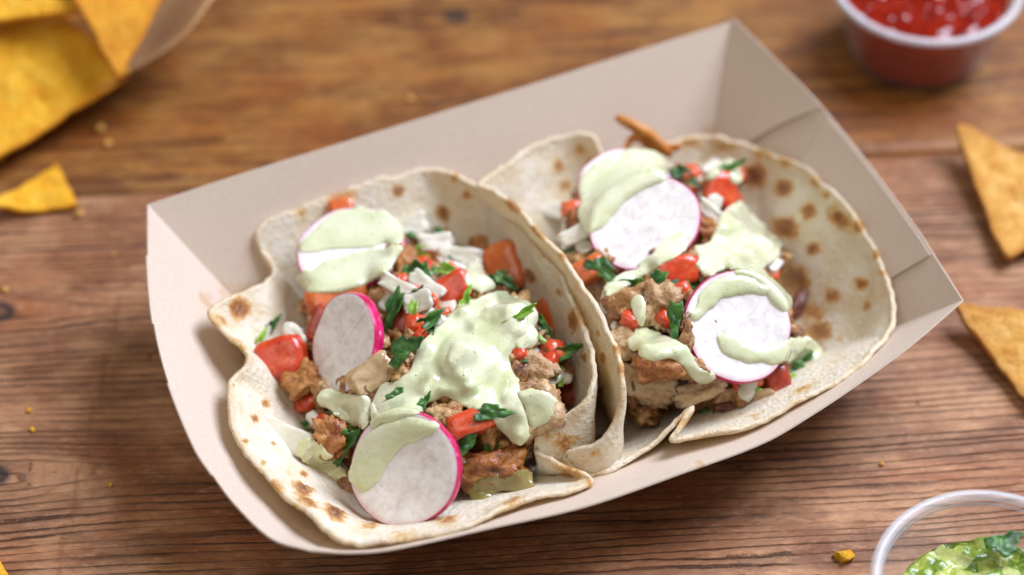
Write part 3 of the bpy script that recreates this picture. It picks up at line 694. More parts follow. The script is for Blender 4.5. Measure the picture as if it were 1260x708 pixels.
# chicken chunks
for px, py, sz, mt, nn, sp, lf, lab in [
    (494,326,(.75,1.0,.7),CHICKEN_OR,(-.2,-.6,.8),.3,.3,'orange brown chicken bit right of the sauce streaked radish'),
    (645,452,(1.5,.9,.8),CHICKEN_PALE,(-.3,-.6,.75),-.5,.35,'pale tan chicken chunk right of the big sauce pool'),
    (632,470,(1.1,.6,.6),CHICKEN,(-.3,-.6,.75),.9,.1,'brown chicken strip below the pale tan chunk'),
    (604,578,(1.7,1.0,.8),CHICKEN_OR,(0,-.8,.55),.12,.15,'charred brown chicken chunk at the front of the near taco'),
    (372,468,(1.0,.8,.7),CHICKEN_OR,(-.2,-.6,.75),.5,.1,'golden chicken bit below the bright red tomato dice'),
    (408,538,(.75,1.0,.7),CHICKEN_OR,(-.2,-.7,.7),.2,.2,'knobbly orange chicken crumble below the left sauce patch'),
    (560,572,(.9,.6,.5),CHICKEN_PALE,(0,-.7,.7),.2,.2,'pale shredded chicken bit right of the front radish'),
    (548,512,(.9,.6,.5),CHICKEN,(0,-.6,.8),.4,.35,'grey brown chicken bit at the lower left of the sauce pool'),
    (628,408,(1.2,1.1,.8),ONION,(-.3,-.6,.75),.3,.45,'white cheese cube with a brown face by the tortilla wall'),
    (660,503,(1.35,1.25,.9),CHICKEN_PALE,(-.1,-.7,.7),.35,.2,'sauce coated cube beside the folded front wall'),
    (778,380,(1.4,1.1,.9),CHICKEN,(-.1,-.7,.7),.3,.2,'speckled chicken chunk near the left wall of the far taco'),
    (812,378,(1.0,1.2,.8),CHICKEN_PALE,(.1,-.7,.7),-.2,.2,'light chicken chunk left of the green leaf in the far taco'),
    (765,425,(1.1,.9,.8),CHICKEN_PALE,(-.1,-.7,.7),.4,.1,'pale chicken chunk low by the left wall of the far taco'),
    (812,448,(1.2,.8,.7),CHICKEN_OR,(0,-.7,.7),.2,.35,'glossy browned chicken chunk below the sauce of the far taco'),
    (785,470,(1.7,.9,.7),CHICKEN_PALE,(-.1,-.7,.7),-.4,.25,'shredded chicken strip at the front left of the far taco'),
    (862,478,(1.4,.6,.5),CHICKEN_PALE,(.1,-.7,.7),.4,.2,'thin pale chicken shred at the front of the far taco'),
    (895,490,(1.0,.8,.6),CHICKEN_PALE,(.1,-.7,.7),.1,.05,'pinkish chicken bit under the red rimmed radish'),
    (835,500,(1.1,.6,.5),CHICKEN,(.1,-.7,.7),.1,.05,'brown chicken bit above the crumpled tortilla fold'),
    (870,285,(1.1,.7,.6),CHICKEN_OR,(.1,-.6,.75),-.3,.3,'browned chicken bit right of the bare radish'),
    (715,270,(.9,.6,.5),CHICKEN_OR,(-.1,-.6,.75),.3,.2,'small browned chicken bit at the back left of the far taco'),
    (600,305,(1.0,.6,.5),CHICKEN_OR,(-.1,-.6,.75),.1,.0,'small chicken bit behind the orange tomato slab')]:
    put('cheese_cube' if mt is ONION else 'chicken_chunk', px, py, sz, mt, lab, 'cheese' if mt is ONION else 'chicken', None if mt is ONION else GC, px * .53 + py * .17, 4.5, .42, 1.5, nn, sp, lf, 4, fib=.28)
for px, py, sz, sp in [(980,378,(.5,1.3,.5),-.5),(905,502,(1.3,.35,.3),.0)]:
    put('charred_strip', px, py, sz, BACON, 'dark charred strip at the right of the far taco' if px > 950 else 'dark charred strip along the front lip of the far taco', 'charred strip', None, px * .3, 2.5, .35, 1.6, (.2, -.5, .8), sp, .15)
# onion and pale vegetables
for px, py, sz, mt, nn, sp, lf, bd, lab in [
    (488,352,(1.0,.45,.3),ONION,(-.1,-.5,.85),-.5,.45,.25,'white onion piece touching the sauce streaked radish'),
    (525,352,(1.1,.5,.3),ONION,(-.1,-.5,.85),-.7,.45,.25,'white onion petal left of the small red tomato wedge'),
    (515,372,(.8,.6,.3),ONION,(-.2,-.6,.8),.3,.35,.2,'translucent onion bit above the big sauce pool'),
    (352,538,(1.9,.75,.3),ONION,(-.3,-.45,.85),-.45,.4,.18,'long translucent onion sliver on the front left tortilla'),
    (458,462,(1.3,.9,.4),ONION_DK,(-.1,-.6,.8),.6,.2,.1,'tan onion slice below the half bare radish slice'),
    (565,318,(1.3,.6,.5),ONION,(0,-.5,.85),-.1,.2,.1,'pale green vegetable stick at the back of the near taco'),
    (505,282,(1.1,.8,.6),ONION,(0,-.5,.85),.3,.3,.1,'pale onion bit behind the sauce streaked radish'),
    (535,300,(1.0,.6,.5),ONION,(0,-.5,.85),.0,.2,.1,'pale onion piece near the back tortilla wall of the near taco'),
    (548,575,(.9,.5,.3),ONION,(0,-.7,.7),.5,.3,.2,'clear onion bit beside the pink edge of front radish'),
    (880,268,(1.4,.45,.4),ONION,(.1,-.6,.8),-.7,.5,.1,'white onion stick right of the bare radish'),
    (690,262,(1.3,.5,.4),ONION,(-.1,-.5,.85),-.3,.25,.1,'pale onion strip at the back left of the far taco'),
    (708,290,(1.0,.5,.4),ONION,(-.1,-.5,.85),.4,.25,.1,'pale onion bit along the left wall of the far taco'),
    (872,430,(1.2,.8,.4),ONION_DK,(.0,-.6,.8),.2,.1,.1,'tan onion bit left of the red rimmed radish'),
    (640,555,(.6,.5,.3),ONION_DK,(.0,-.6,.8),.2,.0,.1,'brown onion bit by the folded tortilla corner'),
    (935,492,(.9,.5,.4),ONION_DK,(.0,-.6,.8),.2,.05,.1,'brown onion bit at the lip of the far taco')]:
    put('onion_piece', px, py, sz, mt, lab, 'onion', GO, px * .71 + py * .13, 8.0, .22, 1.0, nn, sp, lf, 4, bd * 1.8)

# cilantro: lobed, crinkled leaves
def leaf_mesh(size, seed, lobes=3):
    r = random.Random(seed); nr, na = 7, 40; v = [[0, 0, 0]]; ph = r.uniform(0, 6); curl = r.uniform(-.5, .9)
    for k in range(1, nr + 1):
        for a in range(na):
            th = 2 * math.pi * a / na
            rad = 1 + .28 * math.cos(lobes * th + ph) + .10 * math.cos(9 * th + ph * 2)
            rad *= k / nr
            x, y = rad * math.cos(th), rad * .62 * math.sin(th)
            z = curl * (y * y - .2 * x * x) + .16 * nz((x, y, seed), 2.2, seed) + .10 * abs(y)
            v.append([x, y, z])
    f = [(0, 1 + a, 1 + (a + 1) % na) for a in range(na)]
    for k in range(nr - 1):
        for a in range(na):
            b = 1 + k * na; a2 = (a + 1) % na
            f.append((b + a, b + na + a, b + na + a2, b + a2))
    return np.array(v) * size / 2, f
def leaf(px, py, size, mat, nn, spin, lift, lab, seed, asp=(1, 1, 1)):
    v, f = leaf_mesh(size, seed); v = v * np.array(asp)
    w = place(px, py, v, f, frame(nn, spin), lift)
    obj('cilantro_leaf', w, f, mat, thick=0.03, label=lab, cat='cilantro', group=GH)
def late_leaves(which):
    for i, (late, px, py, s, mt, nn, sp, lf, asp, lab) in enumerate(LEAVES):
        if late == which: leaf(px, py, s, mt, nn, sp, lf, lab, i * 3.7 + 1, asp)
LEAVES = [
    (0,526,318,1.1,HERB_LT,(-.1,-.5,.8),.4,.45,(1,1,1),'green leaf at the back centre of the near taco'),
    (0,512,335,.8,HERB,(-.1,-.5,.8),-.4,.45,(1,1,1),'small dark leaf right of the orange chicken bit'),
    (0,565,312,.9,HERB,(-.1,-.5,.8),-.1,.4,(1,.7,1),'dark leaf strip behind the pale green vegetable stick'),
    (0,484,385,1.6,HERB,(-.5,-.5,.7),1.15,.55,(1,.45,1),'long dark leaf strip beside the half bare radish slice'),
    (0,497,430,1.1,HERB,(-.3,-.6,.7),.7,.5,(1,.9,1),'dark crinkled leaf left of the big sauce pool'),
    (0,524,398,1.1,HERB,(-.2,-.6,.8),.6,.5,(1,.6,1),'dark leaf along the upper left of the sauce pool'),
    (0,508,385,.8,HERB_LT,(-.2,-.6,.8),1.4,.6,(1,.45,1),'light green stem bit left of the sauce pool'),
    (0,692,434,1.1,HERB,(-.3,-.6,.7),.25,.3,(1,.6,1),'dark leaf pointing at the wall between the tacos'),
    (0,668,420,1.0,HERB_LT,(-.3,-.6,.7),-.8,.35,(1,.3,1),'yellow green sliver by the inner tortilla wall'),
    (0,425,547,1.2,HERB,(-.3,-.7,.6),1.0,.2,(1,.7,1),'dark leaf in the shade left of the front radish'),
    (0,374,523,1.0,HERB,(-.2,-.6,.8),.05,.15,(1,.4,1),'flat leaf on the tortilla below the bright red tomato'),
    (0,552,580,1.3,HERB_LT,(.2,-.7,.6),1.5,.2,(1,.35,1),'light green stalk against the right edge of front radish'),
    (0,572,548,1.0,HERB,(0,-.7,.7),1.1,.65,(1,.6,1),'dark leaf hanging below the pinkish tomato bits'),
    (0,320,420,.8,HERB_LT,(.2,-.6,.8),1.2,.1,(1,.4,1),'faint green bit at the left edge of the near taco'),
    (0,335,400,.7,HERB,(.2,-.6,.8),.9,.1,(1,.5,1),'small dark green bit on the left tortilla wall'),
    (0,831,392,1.1,HERB,(.1,-.7,.7),1.5,.5,(1,.6,1),'dark green leaf standing left of the red rimmed radish'),
    (0,742,333,1.2,HERB,(-.2,-.5,.8),-.7,.4,(1,.7,1),'dark leaf by the left wall of the far taco'),
    (0,790,352,1.5,HERB,(0,-.5,.85),.15,.3,(1,.5,1),'long dark leaf below the bare radish of the far taco'),
    (0,838,214,1.0,HERB,(0,-.5,.85),-.3,.5,(1,.7,1),'dark leaf at the back corner of the bare radish'),
    (0,888,212,1.4,HERB,(-.2,-.5,.8),.5,.95,(1,.45,1),'dark leaf draped over the tomato at the back'),
    (0,980,456,.8,HERB,(.2,-.6,.8),.5,.35,(1,.8,1),'dark leaf at the right end of the sauce'),
    (0,808,345,.8,HERB,(0,-.5,.85),.9,.4,(1,.7,1),'little dark leaf left of the pink red tomato dice'),
    (0,705,300,1.0,HERB,(-.2,-.5,.8),.8,.3,(1,.6,1),'dark leaf among onions at the back left of the far taco'),
    (1,605,508,1.0,HERB,(0,-.5,.85),.1,.06,(1,.7,1),'crinkled dark leaf lying on the front of the sauce pool'),
    (1,488,485,.55,HERB,(0,-.5,.85),.3,.05,(1,.9,1),'tiny dark leaf on the sauce above the front radish'),
    (1,520,500,.8,HERB,(0,-.5,.85),1.2,.02,(1,.5,1),'narrow leaf at the lower left edge of the sauce pool'),
    (1,571,372,.9,HERB_LT,(-.2,-.6,.8),1.1,.15,(1,.5,1),'bright leaf on the upper rim of the sauce pool'),
    (1,640,388,1.1,HERB_LT,(-.2,-.6,.8),.5,.06,(1,.3,1),'bright yellow green sliver on the right of the sauce pool'),
    (1,990,440,.6,HERB,(.2,-.6,.8),.8,.05,(1,.8,1),'tiny leaf on the sauce tail over the right tortilla')]
late_leaves(0)

# fried strips at the back
for k, pts in enumerate([[(760,145,3.4),(785,158,3.3),(805,172,3.0),(825,190,2.6)], [(768,190,2.6),(778,170,2.9),(795,172,2.9),(818,188,2.6)], [(778,152,3.1),(800,178,2.7),(835,182,2.5)]]):
    c = spline(np.array([P(*q) for q in pts]), 22, closed=False); v = []; na = 8
    for i, p in enumerate(c):
        rr = .21 * (.55 + .45 * math.sin(math.pi * min(1, (i + 2) / 24))) * (1 + .3 * nz(p, 2, k))
        for a in range(na):
            th = 2 * math.pi * a / na; v.append(p + np.array([math.cos(th) * rr * .8, math.cos(th) * rr * .5, math.sin(th) * rr]))
    f = [(i*na+a, i*na+(a+1)%na, (i+1)*na+(a+1)%na, (i+1)*na+a) for i in range(21) for a in range(na)] + [tuple(range(na))[::-1], tuple(21*na + a for a in range(na))]
    obj('fried_strip', np.array(v), f, CRISP, label=['orange fried strip sticking out behind the far taco', 'shorter orange fried strip behind the sauced radish', 'low orange fried strip lying on the back tortilla edge'][k], cat='fried strip', group='fried strips behind the far taco')

# sauce patches, outlined in the photograph's pixels: outline, thickness, label
SA = [
    ([(545,395),(562,374),(590,364),(620,358),(655,374),(663,392),(650,415),(628,438),(640,468),(642,492),(652,528),(646,550),(622,540),(602,516),(572,502),(545,490),(522,508),(490,520),(455,528),(458,492),(472,470),(502,456),(516,424)], .20, 'big white green sauce pool covering the middle of near taco'),
    ([(568,328),(590,322),(604,338),(611,354),(594,363),(572,352)], .18, 'small white sauce cap beside the large orange tomato slab'),
    ([(368,300),(386,282),(406,264),(440,252),(480,262),(498,282),(494,300),(455,306),(405,309),(370,314)], .12, 'upper sauce streak across the rear radish of near taco'),
    ([(364,340),(396,322),(440,310),(472,302),(496,302),(492,324),(464,346),(424,360),(390,363),(368,354)], .12, 'lower sauce streak across the rear radish of near taco'),
    ([(388,482),(402,476),(430,484),(458,488),(458,515),(448,532),(424,520),(392,500)], .18, 'sauce patch between the two front radish slices'),
    ([(430,576),(444,542),(470,522),(510,512),(540,520),(541,533),(512,546),(482,568),(464,598),(444,606),(429,594)], .16, 'thick sauce fold hanging over the top of front radish'),
    ([(636,482),(660,478),(686,490),(682,512),(660,530),(650,522)], .12, 'sauce smear on the cube beside the folded front wall'),
    ([(625,398),(645,388),(662,405),(660,425),(640,432),(628,420)], .12, 'sauce smear on the white cheese cube'),
    ([(708,240),(720,208),(754,188),(794,182),(830,202),(820,222),(790,236),(766,254),(744,280),(726,290),(710,268)], .16, 'sauce blanket over the rear radish of far taco'),
    ([(742,352),(762,334),(792,318),(818,294),(846,282),(850,300),(832,320),(816,326),(800,340),(770,356),(746,366)], .15, 'sauce run at the lower edge of the bare radish'),
    ([(852,305),(872,292),(890,258),(912,246),(926,262),(962,298),(956,322),(942,332),(976,368),(970,386),(946,378),(932,350),(892,338),(862,342)], .20, 'broad sauce pool at the right of far taco'),
    ([(845,386),(868,352),(900,338),(944,348),(952,362),(902,366),(872,386),(852,398)], .15, 'sauce band over the top of the red rimmed radish'),
    ([(880,414),(904,410),(930,426),(960,420),(986,410),(1012,428),(1010,446),(984,450),(940,450),(896,444)], .18, 'sauce tail running off the red rimmed radish to the right'),
    ([(770,418),(785,402),(818,410),(842,420),(862,452),(882,458),(886,470),(858,472),(830,444),(802,446),(778,434)], .17, 'sauce patch on the chicken in front of far taco'),
    ([(776,368),(790,362),(797,380),(793,402),(780,402)], .13, 'narrow sauce drip on the speckled chicken chunk'),
    ([(864,222),(878,206),(894,194),(910,200),(915,224),(900,228),(892,212),(876,224)], .13, 'sauce cap on the tomato at the back of far taco')]

# small chopped bits strewn through both fillings
LAND = [(432,309,'the rear radish'),(430,424,'the half bare radish'),(500,577,'the front radish'),(580,440,'the big sauce pool'),(590,342,'the small sauce cap'),
        (348,441,'the bright red tomato dice'),(622,333,'the orange tomato slab'),(557,358,'the small tomato wedge'),(497,392,'the dark tomato wedge'),(700,476,'the corner tomato dice'),
        (645,452,'the tan chicken chunk'),(604,578,'the charred front chunk'),(660,503,'the sauce coated cube'),(565,318,'the pale vegetable stick'),(494,326,'the orange brown chicken bit'),(422,505,'the sauce patch between radishes'),
        (769,231,'the sauced radish'),(794,276,'the mostly bare radish'),(906,403,'the red rimmed radish'),(832,334,'the pink red tomato dice'),(884,236,'the tomato at the back'),(727,332,'the orange tomato dice'),
        (915,310,'the broad sauce pool'),(812,448,'the browned chunk'),(831,392,'the standing green leaf'),(778,380,'the speckled chunk'),(955,468,'the dark wet tomato bit'),(980,378,'the charred strip'),(862,478,'the pale chicken shred')]
USED = set()
def where_label(start, qx, qy, where):
    near = [l for l in LAND if (l[1] < 1000 and (l[0] < 715) == (where == 'near taco'))]
    for a, b, nm in sorted(near, key=lambda l: (l[0] - qx) ** 2 + (l[1] - qy) ** 2):
        dx, dy = qx - a, qy - b
        d = ('right of ' if dx > 0 else 'left of ') if abs(dx) > abs(dy) else ('just below ' if dy > 0 else 'just above ')
        t = start + d + nm + ', ' + where
        if t not in USED: USED.add(t); return t
    return None
def strew(ctrl, nb, seed, where, n):
    h, poly = mound(ctrl, nb); r = random.Random(seed); xs = [p[0] for p in poly]; ys = [p[1] for p in poly]; k = 0
    kinds = [('tomato_piece', TOMATO, (.52, .48, .4), 8, .14, 'tomato', 'chopped tomato bit '),
             ('onion_piece', ONION, (.7, .45, .13), 7, .2, 'onion', 'chopped onion bit '),
                          ('cilantro_leaf', HERB, None, 0, 0, 'cilantro', 'chopped cilantro bit ')]
    keep_off = [(432,309,72),(432,424,66),(500,577,74),(769,231,70),(794,276,76),(906,403,74)]
    while k < n:
        p = np.array((r.uniform(min(xs), max(xs)), r.uniform(min(ys), max(ys))))
        if not in_poly(p, poly): continue
        name, mt, sz, pw, am, cat, lab = kinds[k % 3]; k += 1
        hit = BV.ray_cast(Vector((p[0], p[1], 9)), Vector((0, 0, -1)))[0]
        if hit is None: continue
        w = np.array(hit) - CAM; qx = 630 + FPX * (w @ RIGHT) / (w @ FWD); qy = 354 - FPX * (w @ UP) / (w @ FWD)
        if any((qx - a) ** 2 + (qy - b) ** 2 < c * c for a, b, c in keep_off): continue
        if any(in_poly((qx, qy), q[0]) for q in SA): continue
        grp = lab.replace('bit ', 'bits ') + 'strewn through the ' + where; lab = where_label(lab, qx, qy, where)
        if lab is None: continue
        if sz is None:
            v, f = leaf_mesh(r.uniform(.45, .85), r.uniform(0, 99)); v = v * np.array((1, r.uniform(.5, 1), 1))
            w = v @ frame((r.uniform(-.6, .6), r.uniform(-.8, .2), 1), r.uniform(0, 6)) + np.array(hit) + np.array([0, 0, .08])
            obj(name, w, f, r.choice([HERB, HERB, HERB_LT]), thick=.03, label=lab, cat=cat, group=grp)
        else:
            v, f = lump(np.array(sz) * r.uniform(.7, 1.25), r.uniform(0, 99), pw, am, 1.5, 2)
            if cat == 'onion': v[:, 2] += .5 * v[:, 0] ** 2
            w = v @ frame((r.uniform(-.7, .7), r.uniform(-.9, .3), 1), r.uniform(0, 6)) + np.array(hit) + np.array([0, 0, .06])
            obj(name, w, f, mt, label=lab, cat=cat, group=grp); solid(w, f)
strew(ML, 14, 21, 'near taco', 480)
strew(MR, 15, 22, 'far taco', 420)

# ------------------------------------------------------------------ radish slices
def radish(px, py, rx, ry, n, spin, lift, thick, lab, seed, dish=.05):
    hit, _ = cast(BV, px, py); n = np.asarray(n, float); n /= np.linalg.norm(n)
    c = hit - ray(px, py) * lift; R = frame(n, spin); c_low = c - np.array([0, 0, min(rx, 1.0) * .5])
    root = empty('radish_slice', c_low, lab, 'radish slice', 'radish slices on the tacos')
    nr, na = 18, 96; rad = []
    for a in range(na):
        th = 2 * math.pi * a / na
        rad.append(1 + .05 * nz((math.cos(th), math.sin(th), seed), 1.5, seed))
    def prof(k, a, top):
        th = 2 * math.pi * a / na; q = k / nr * rad[a]
        x, y = q * rx * math.cos(th), q * ry * math.sin(th)
        z = (thick / 2 if top else -thick / 2) + dish * (q * q) * 1.2 + .03 * nz((x, y, seed), 1.4, seed) + .05 * x * y * .2
        if k == nr: z -= (.25 * thick * .3 if top else -.25 * thick * .3)
        return np.array([x, y, z])
    for top in (True, False):
        v = [prof(0, 0, top)]; e = [0]; stq = [0.0]
        for k in range(1, nr + 1):
            for a in range(na): v.append(prof(k, a, top)); e.append(k / nr); stq.append((.6 * nz((math.cos(6.2832 * a / na) * 7, math.sin(6.2832 * a / na) * 7, k * .07), 1, seed) + .4 * nz((math.cos(6.2832 * a / na) * 15, math.sin(6.2832 * a / na) * 15, k * .15), 1, seed)) * min(1, k / 7))
        f = [(0, 1 + a, 1 + (a + 1) % na) for a in range(na)]
        for k in range(nr - 1):
            for a in range(na):
                b = 1 + k * na; a2 = (a + 1) % na; f.append((b + a, b + na + a, b + na + a2, b + a2))
        if not top: f = [q[::-1] for q in f]
        w = np.array(v) @ R + c
        obj('flesh', w, f, RFLESH, root, attrs={'edge': e, 'streak': stq}); solid(w, f)
    v = []; m = 7
    for a in range(na):
        th = 2 * math.pi * a / na
        t, b = prof(nr, a, True), prof(nr, a, False)
        o = np.array([math.cos(th) / rx, math.sin(th) / ry, 0]); o /= np.linalg.norm(o)
        for j in range(m):
            s = j / (m - 1); v.append(t * (1 - s) + b * s + o * (.008 + .035 * math.sin(s * math.pi)))
    f = [(a*m+j, a*m+j+1, ((a+1)%na)*m+j+1, ((a+1)%na)*m+j) for a in range(na) for j in range(m - 1)]
    w = np.array(v) @ R + c
    obj('skin', w, f, RSKIN, root); solid(w, f)
radish(432, 309, 1.62, 1.5, (-.06, -.12, .98), .3, .42, .20, 'radish slice under two sauce streaks at the back of near taco', 1)
radish(430, 424, 1.48, 1.22, (-.66, -.46, .60), 1.25, .85, .46, 'half bare radish slice with thick pink edge in near taco', 2)
radish(500, 577, 1.62, 1.58, (-.38, -.62, .68), .4, .45, .42, 'radish slice at the front of near taco, sauce over its top', 3)
radish(769, 231, 1.45, 1.35, (.05, -.18, .97), .3, .35, .22, 'radish slice smothered in sauce at the back of far taco', 4)
radish(794, 276, 1.68, 1.42, (-.1, -.42, .9), .35, 1.9, .22, 'mostly bare radish slice resting on the sauced one', 5)
radish(906, 403, 1.58, 1.62, (.22, -.52, .82), .2, .5, .36, 'radish slice with red rim at the front of far taco', 6)
BV = build_bvh()

# ------------------------------------------------------------------ sauces (closed blobs draped over what lies below)
def sauce(poly, mat, name, label, cat, group, rmax=.17, step=2.5, voxel=.06, lift=.0, smooth=24, drape=24, jit=.10):
    pl = spline(np.array(poly, float), 160)
    x0, y0 = pl.min(0) - 4; x1, y1 = pl.max(0) + 4
    xs = np.arange(x0, x1, step); ys = np.arange(y0, y1, step)
    polyl = [tuple(p) for p in pl]
    mask = np.zeros((len(xs), len(ys)), bool); T = np.full((len(xs), len(ys)), np.nan); E = np.zeros_like(T)
    for i, x in enumerate(xs):
        for j, y in enumerate(ys):
            if in_poly((x, y), polyl):
                e_ = np.sqrt(((pl - np.array([x, y])) ** 2).sum(1).min())
                cut = 7.5 * fbm((x / 17, y / 17, len(poly)), 1.0, 1.5, 2)
                if e_ < cut or (e_ > 5 and fbm((x / 15, y / 15, 4), 1.0, 9.1, 2) > .68): continue
                mask[i, j] = True
                h = BV.ray_cast(Vector(CAM), Vector(ray(x, y)))
                if h[0] is not None: T[i, j] = (np.array(h[0]) - CAM) @ FWD
                E[i, j] = max(e_ - max(cut, 0), .5)
    if np.isnan(T[mask]).any(): T[mask & np.isnan(T)] = np.nanmean(T[mask])
    T0 = T.copy()
    for _ in range(drape):
        Z = np.where(mask, T, 0); Wt = mask.astype(float); a = np.zeros_like(Z); b = np.zeros_like(Z)
        for dx in (-1, 0, 1):
            for dy in (-1, 0, 1):
                a += np.roll(np.roll(Z, dx, 0), dy, 1); b += np.roll(np.roll(Wt, dx, 0), dy, 1)
        T = np.where(mask, np.minimum(T0 + .02, a / np.maximum(b, 1)), np.nan)
    iv, if_ = ICO[1]; Vs = []; Fs = []; n = 0
    for i, x in enumerate(xs):
        for j, y in enumerate(ys):
            if not mask[i, j]: continue
            d = ray(x, y); p = CAM + d * (T[i, j] / (d @ FWD))
            e = E[i, j] / 40
            r = min(rmax * .85, .055 + .42 * e) * (1 + jit * nz(p, 1.7, 2.0) + jit * .6 * nz(p, 4, 5.0))
            p = p + np.array([0, 0, lift])
            Vs.append(iv * r + p); Fs += [(q[0] + n, q[1] + n, q[2] + n) for q in if_]; n += len(iv)
    V = np.vstack(Vs)
    me = bpy.data.meshes.new('tmp'); me.from_pydata(V.tolist(), [], Fs); o = bpy.data.objects.new('tmp', me); scene.collection.objects.link(o)
    m = o.modifiers.new('r', 'REMESH'); m.mode = 'VOXEL'; m.voxel_size = voxel
    m2 = o.modifiers.new('s', 'SMOOTH'); m2.iterations = smooth; m2.factor = .5
    dg = bpy.context.evaluated_depsgraph_get(); ev = o.evaluated_get(dg); em = ev.to_mesh()
    v = np.zeros(len(em.vertices) * 3); em.vertices.foreach_get('co', v); v = v.reshape(-1, 3)
    f = [tuple(q.vertices) for q in em.polygons]; ev.to_mesh_clear()
    bpy.data.objects.remove(o); bpy.data.meshes.remove(me)
    obj(name, v, f, mat, label=label, cat=cat, group=group)
    solid(v, f)
GS = 'green crema patches on the tacos'
for poly, r, lab in SA: sauce(poly, CREMA, 'crema_patch', lab, 'sauce', GS, r)
sauce([(362,548),(378,538),(400,548),(418,570),(428,584),(410,590),(388,580),(370,566)], PALE, 'salsa_puddle', 'pale green puddle beside the long onion sliver', 'sauce', 'thin salsa puddles on the tortilla', .06, voxel=.035, jit=.5)
sauce([(574,600),(588,584),(606,580),(622,586),(640,578),(660,584),(657,600),(640,606),(618,606),(604,616),(584,622)], VERDE, 'salsa_puddle', 'olive green salsa puddle on the front tortilla', 'sauce', 'thin salsa puddles on the tortilla', .06, voxel=.035, jit=.6)
BV = build_bvh()
late_leaves(1)

# ------------------------------------------------------------------ corn chips
def chip(pts, mat, label, thick=.2, curve=.0, seed=0, bubble=.11, n=34, group='corn chips lying around the tray'):
    """pts: 3 corners in cm; the sheet bows by 'curve' and ripples"""
    a, b, c = [np.asarray(p, float) for p in pts]; nrm = np.cross(b - a, c - a); nrm /= np.linalg.norm(nrm)
    if nrm[2] < 0: nrm = -nrm; b, c = c, b
    ring = []; m = 96
    cen = (a + b + c) / 3
    outl = []
    for s, e in ((a, b), (b, c), (c, a)):
        for k in range(m // 3):
            outl.append(s + (e - s) * (k + .5) / (m / 3))
    outl = np.array(outl)
    for _ in range(3): outl = (np.roll(outl, 1, 0) + 2 * outl + np.roll(outl, -1, 0)) / 4
    outl = np.array([p + (p - cen) * (.05 * nz(p, 1.3, seed) + .025 * nz(p, 5, seed)) for p in outl])
    nr = 22; v = [cen]; e = [0.0]
    for k in range(1, nr + 1):
        for p in outl: v.append(cen + (p - cen) * k / nr); e.append(k / nr)
    v = np.array(v); L = max(np.linalg.norm(b - a), np.linalg.norm(c - a))
    ax = (b - a) / np.linalg.norm(b - a)
    for i in range(len(v)):
        d = v[i] - cen; t = d @ ax / L
        v[i] = v[i] + nrm * (curve * (t * t * 4 - .3) + bubble * fbm(v[i], .9, seed, 3) + .9 * bubble * max(0, nz(v[i], 1.7, seed + 4) - .1) + .25 * bubble * nz(v[i], 4.5, seed))
    f = [(0, 1 + a_, 1 + (a_ + 1) % m) for a_ in range(m)]
    for k in range(nr - 1):
        for a_ in range(m):
            q = 1 + k * m; a2 = (a_ + 1) % m; f.append((q + a_, q + m + a_, q + m + a2, q + a2))
    return obj('corn_chip', v, f, mat, attrs={'edge': e}, thick=thick, label=label, cat='corn chip', group=group)
chip([P(1172,156,.9), P(1238,326,.35), P(1372,236,.25)], CHIP, 'golden chip at the right edge below the red salsa', .22, .25, 3)
chip([P(1172,377,.75), P(1276,512,.2), P(1392,392,.7)], CHIP, 'golden chip at the right edge beside the tray tip', .24, .3, 8)
chip([P(-22,262,.5), P(97,255,.15), P(70,203,.35)], CHIP_Y, 'small broken chip piece at the left edge', .2, .3, 13, .12)
chip([P(-48,226,.5), P(166,90,1.6), P(14,-34,3.2)], CHIP_Y, 'large yellow chip at the front of the top left pile', .24, .25, 21, .10)
chip([P(70,-35,4.2), P(232,-60,4.0), P(146,98,2.6)], CHIP_O, 'deep orange chip at the right of the top left pile', .24, -.35, 25, .08)
chip([P(-60,30,3.4), P(105,16,3.3), P(30,-90,4.5)], CHIP_Y, 'yellow chip at the back of the top left pile', .24, .2, 31, .08)
chip([P(-40,722,.3), P(12,712,.3), P(-8,684,.4)], CHIP_Y, 'chip tip poking into the bottom left corner', .22, .0, 35)
# kraft paper under the chips
def paper_bag():
    top = spline(np.array([P(272,-20,3.9), P(250,14,3.6), P(222,48,3.1), P(185,76,2.4), P(140,100,1.7), P(60,140,1.0), P(-60,190,.7)]), 60, closed=False)
    bot = spline(np.array([P(175,-20,.2), P(170,20,.2), P(160,55,.2), P(140,80,.2), P(105,105,.2), P(40,140,.2), P(-70,190,.2)]), 60, closed=False)
    v = []; nj = 16
    for i in range(60):
        for j in range(nj):
            s = j / (nj - 1); p = bot[i] + (top[i] - bot[i]) * s
            p = p + np.array([0, 0, -.5 * math.sin(s * math.pi)]) * (1 - i / 60) + .12 * s * np.array([nz(p, .7, 3), nz(p, .7, 8), nz(p, .7, 12)])
            p[2] = max(p[2], .06); v.append(p)
    f = grid_faces(60, nj); n = len(v)
    obj('kraft_chip_bag', np.array(v), f, KRAFT_BAG, thick=.05, label='brown kraft paper bag edge behind the top left chips', cat='paper bag', attrs={'card_tint': np.zeros(n)})
paper_bag()

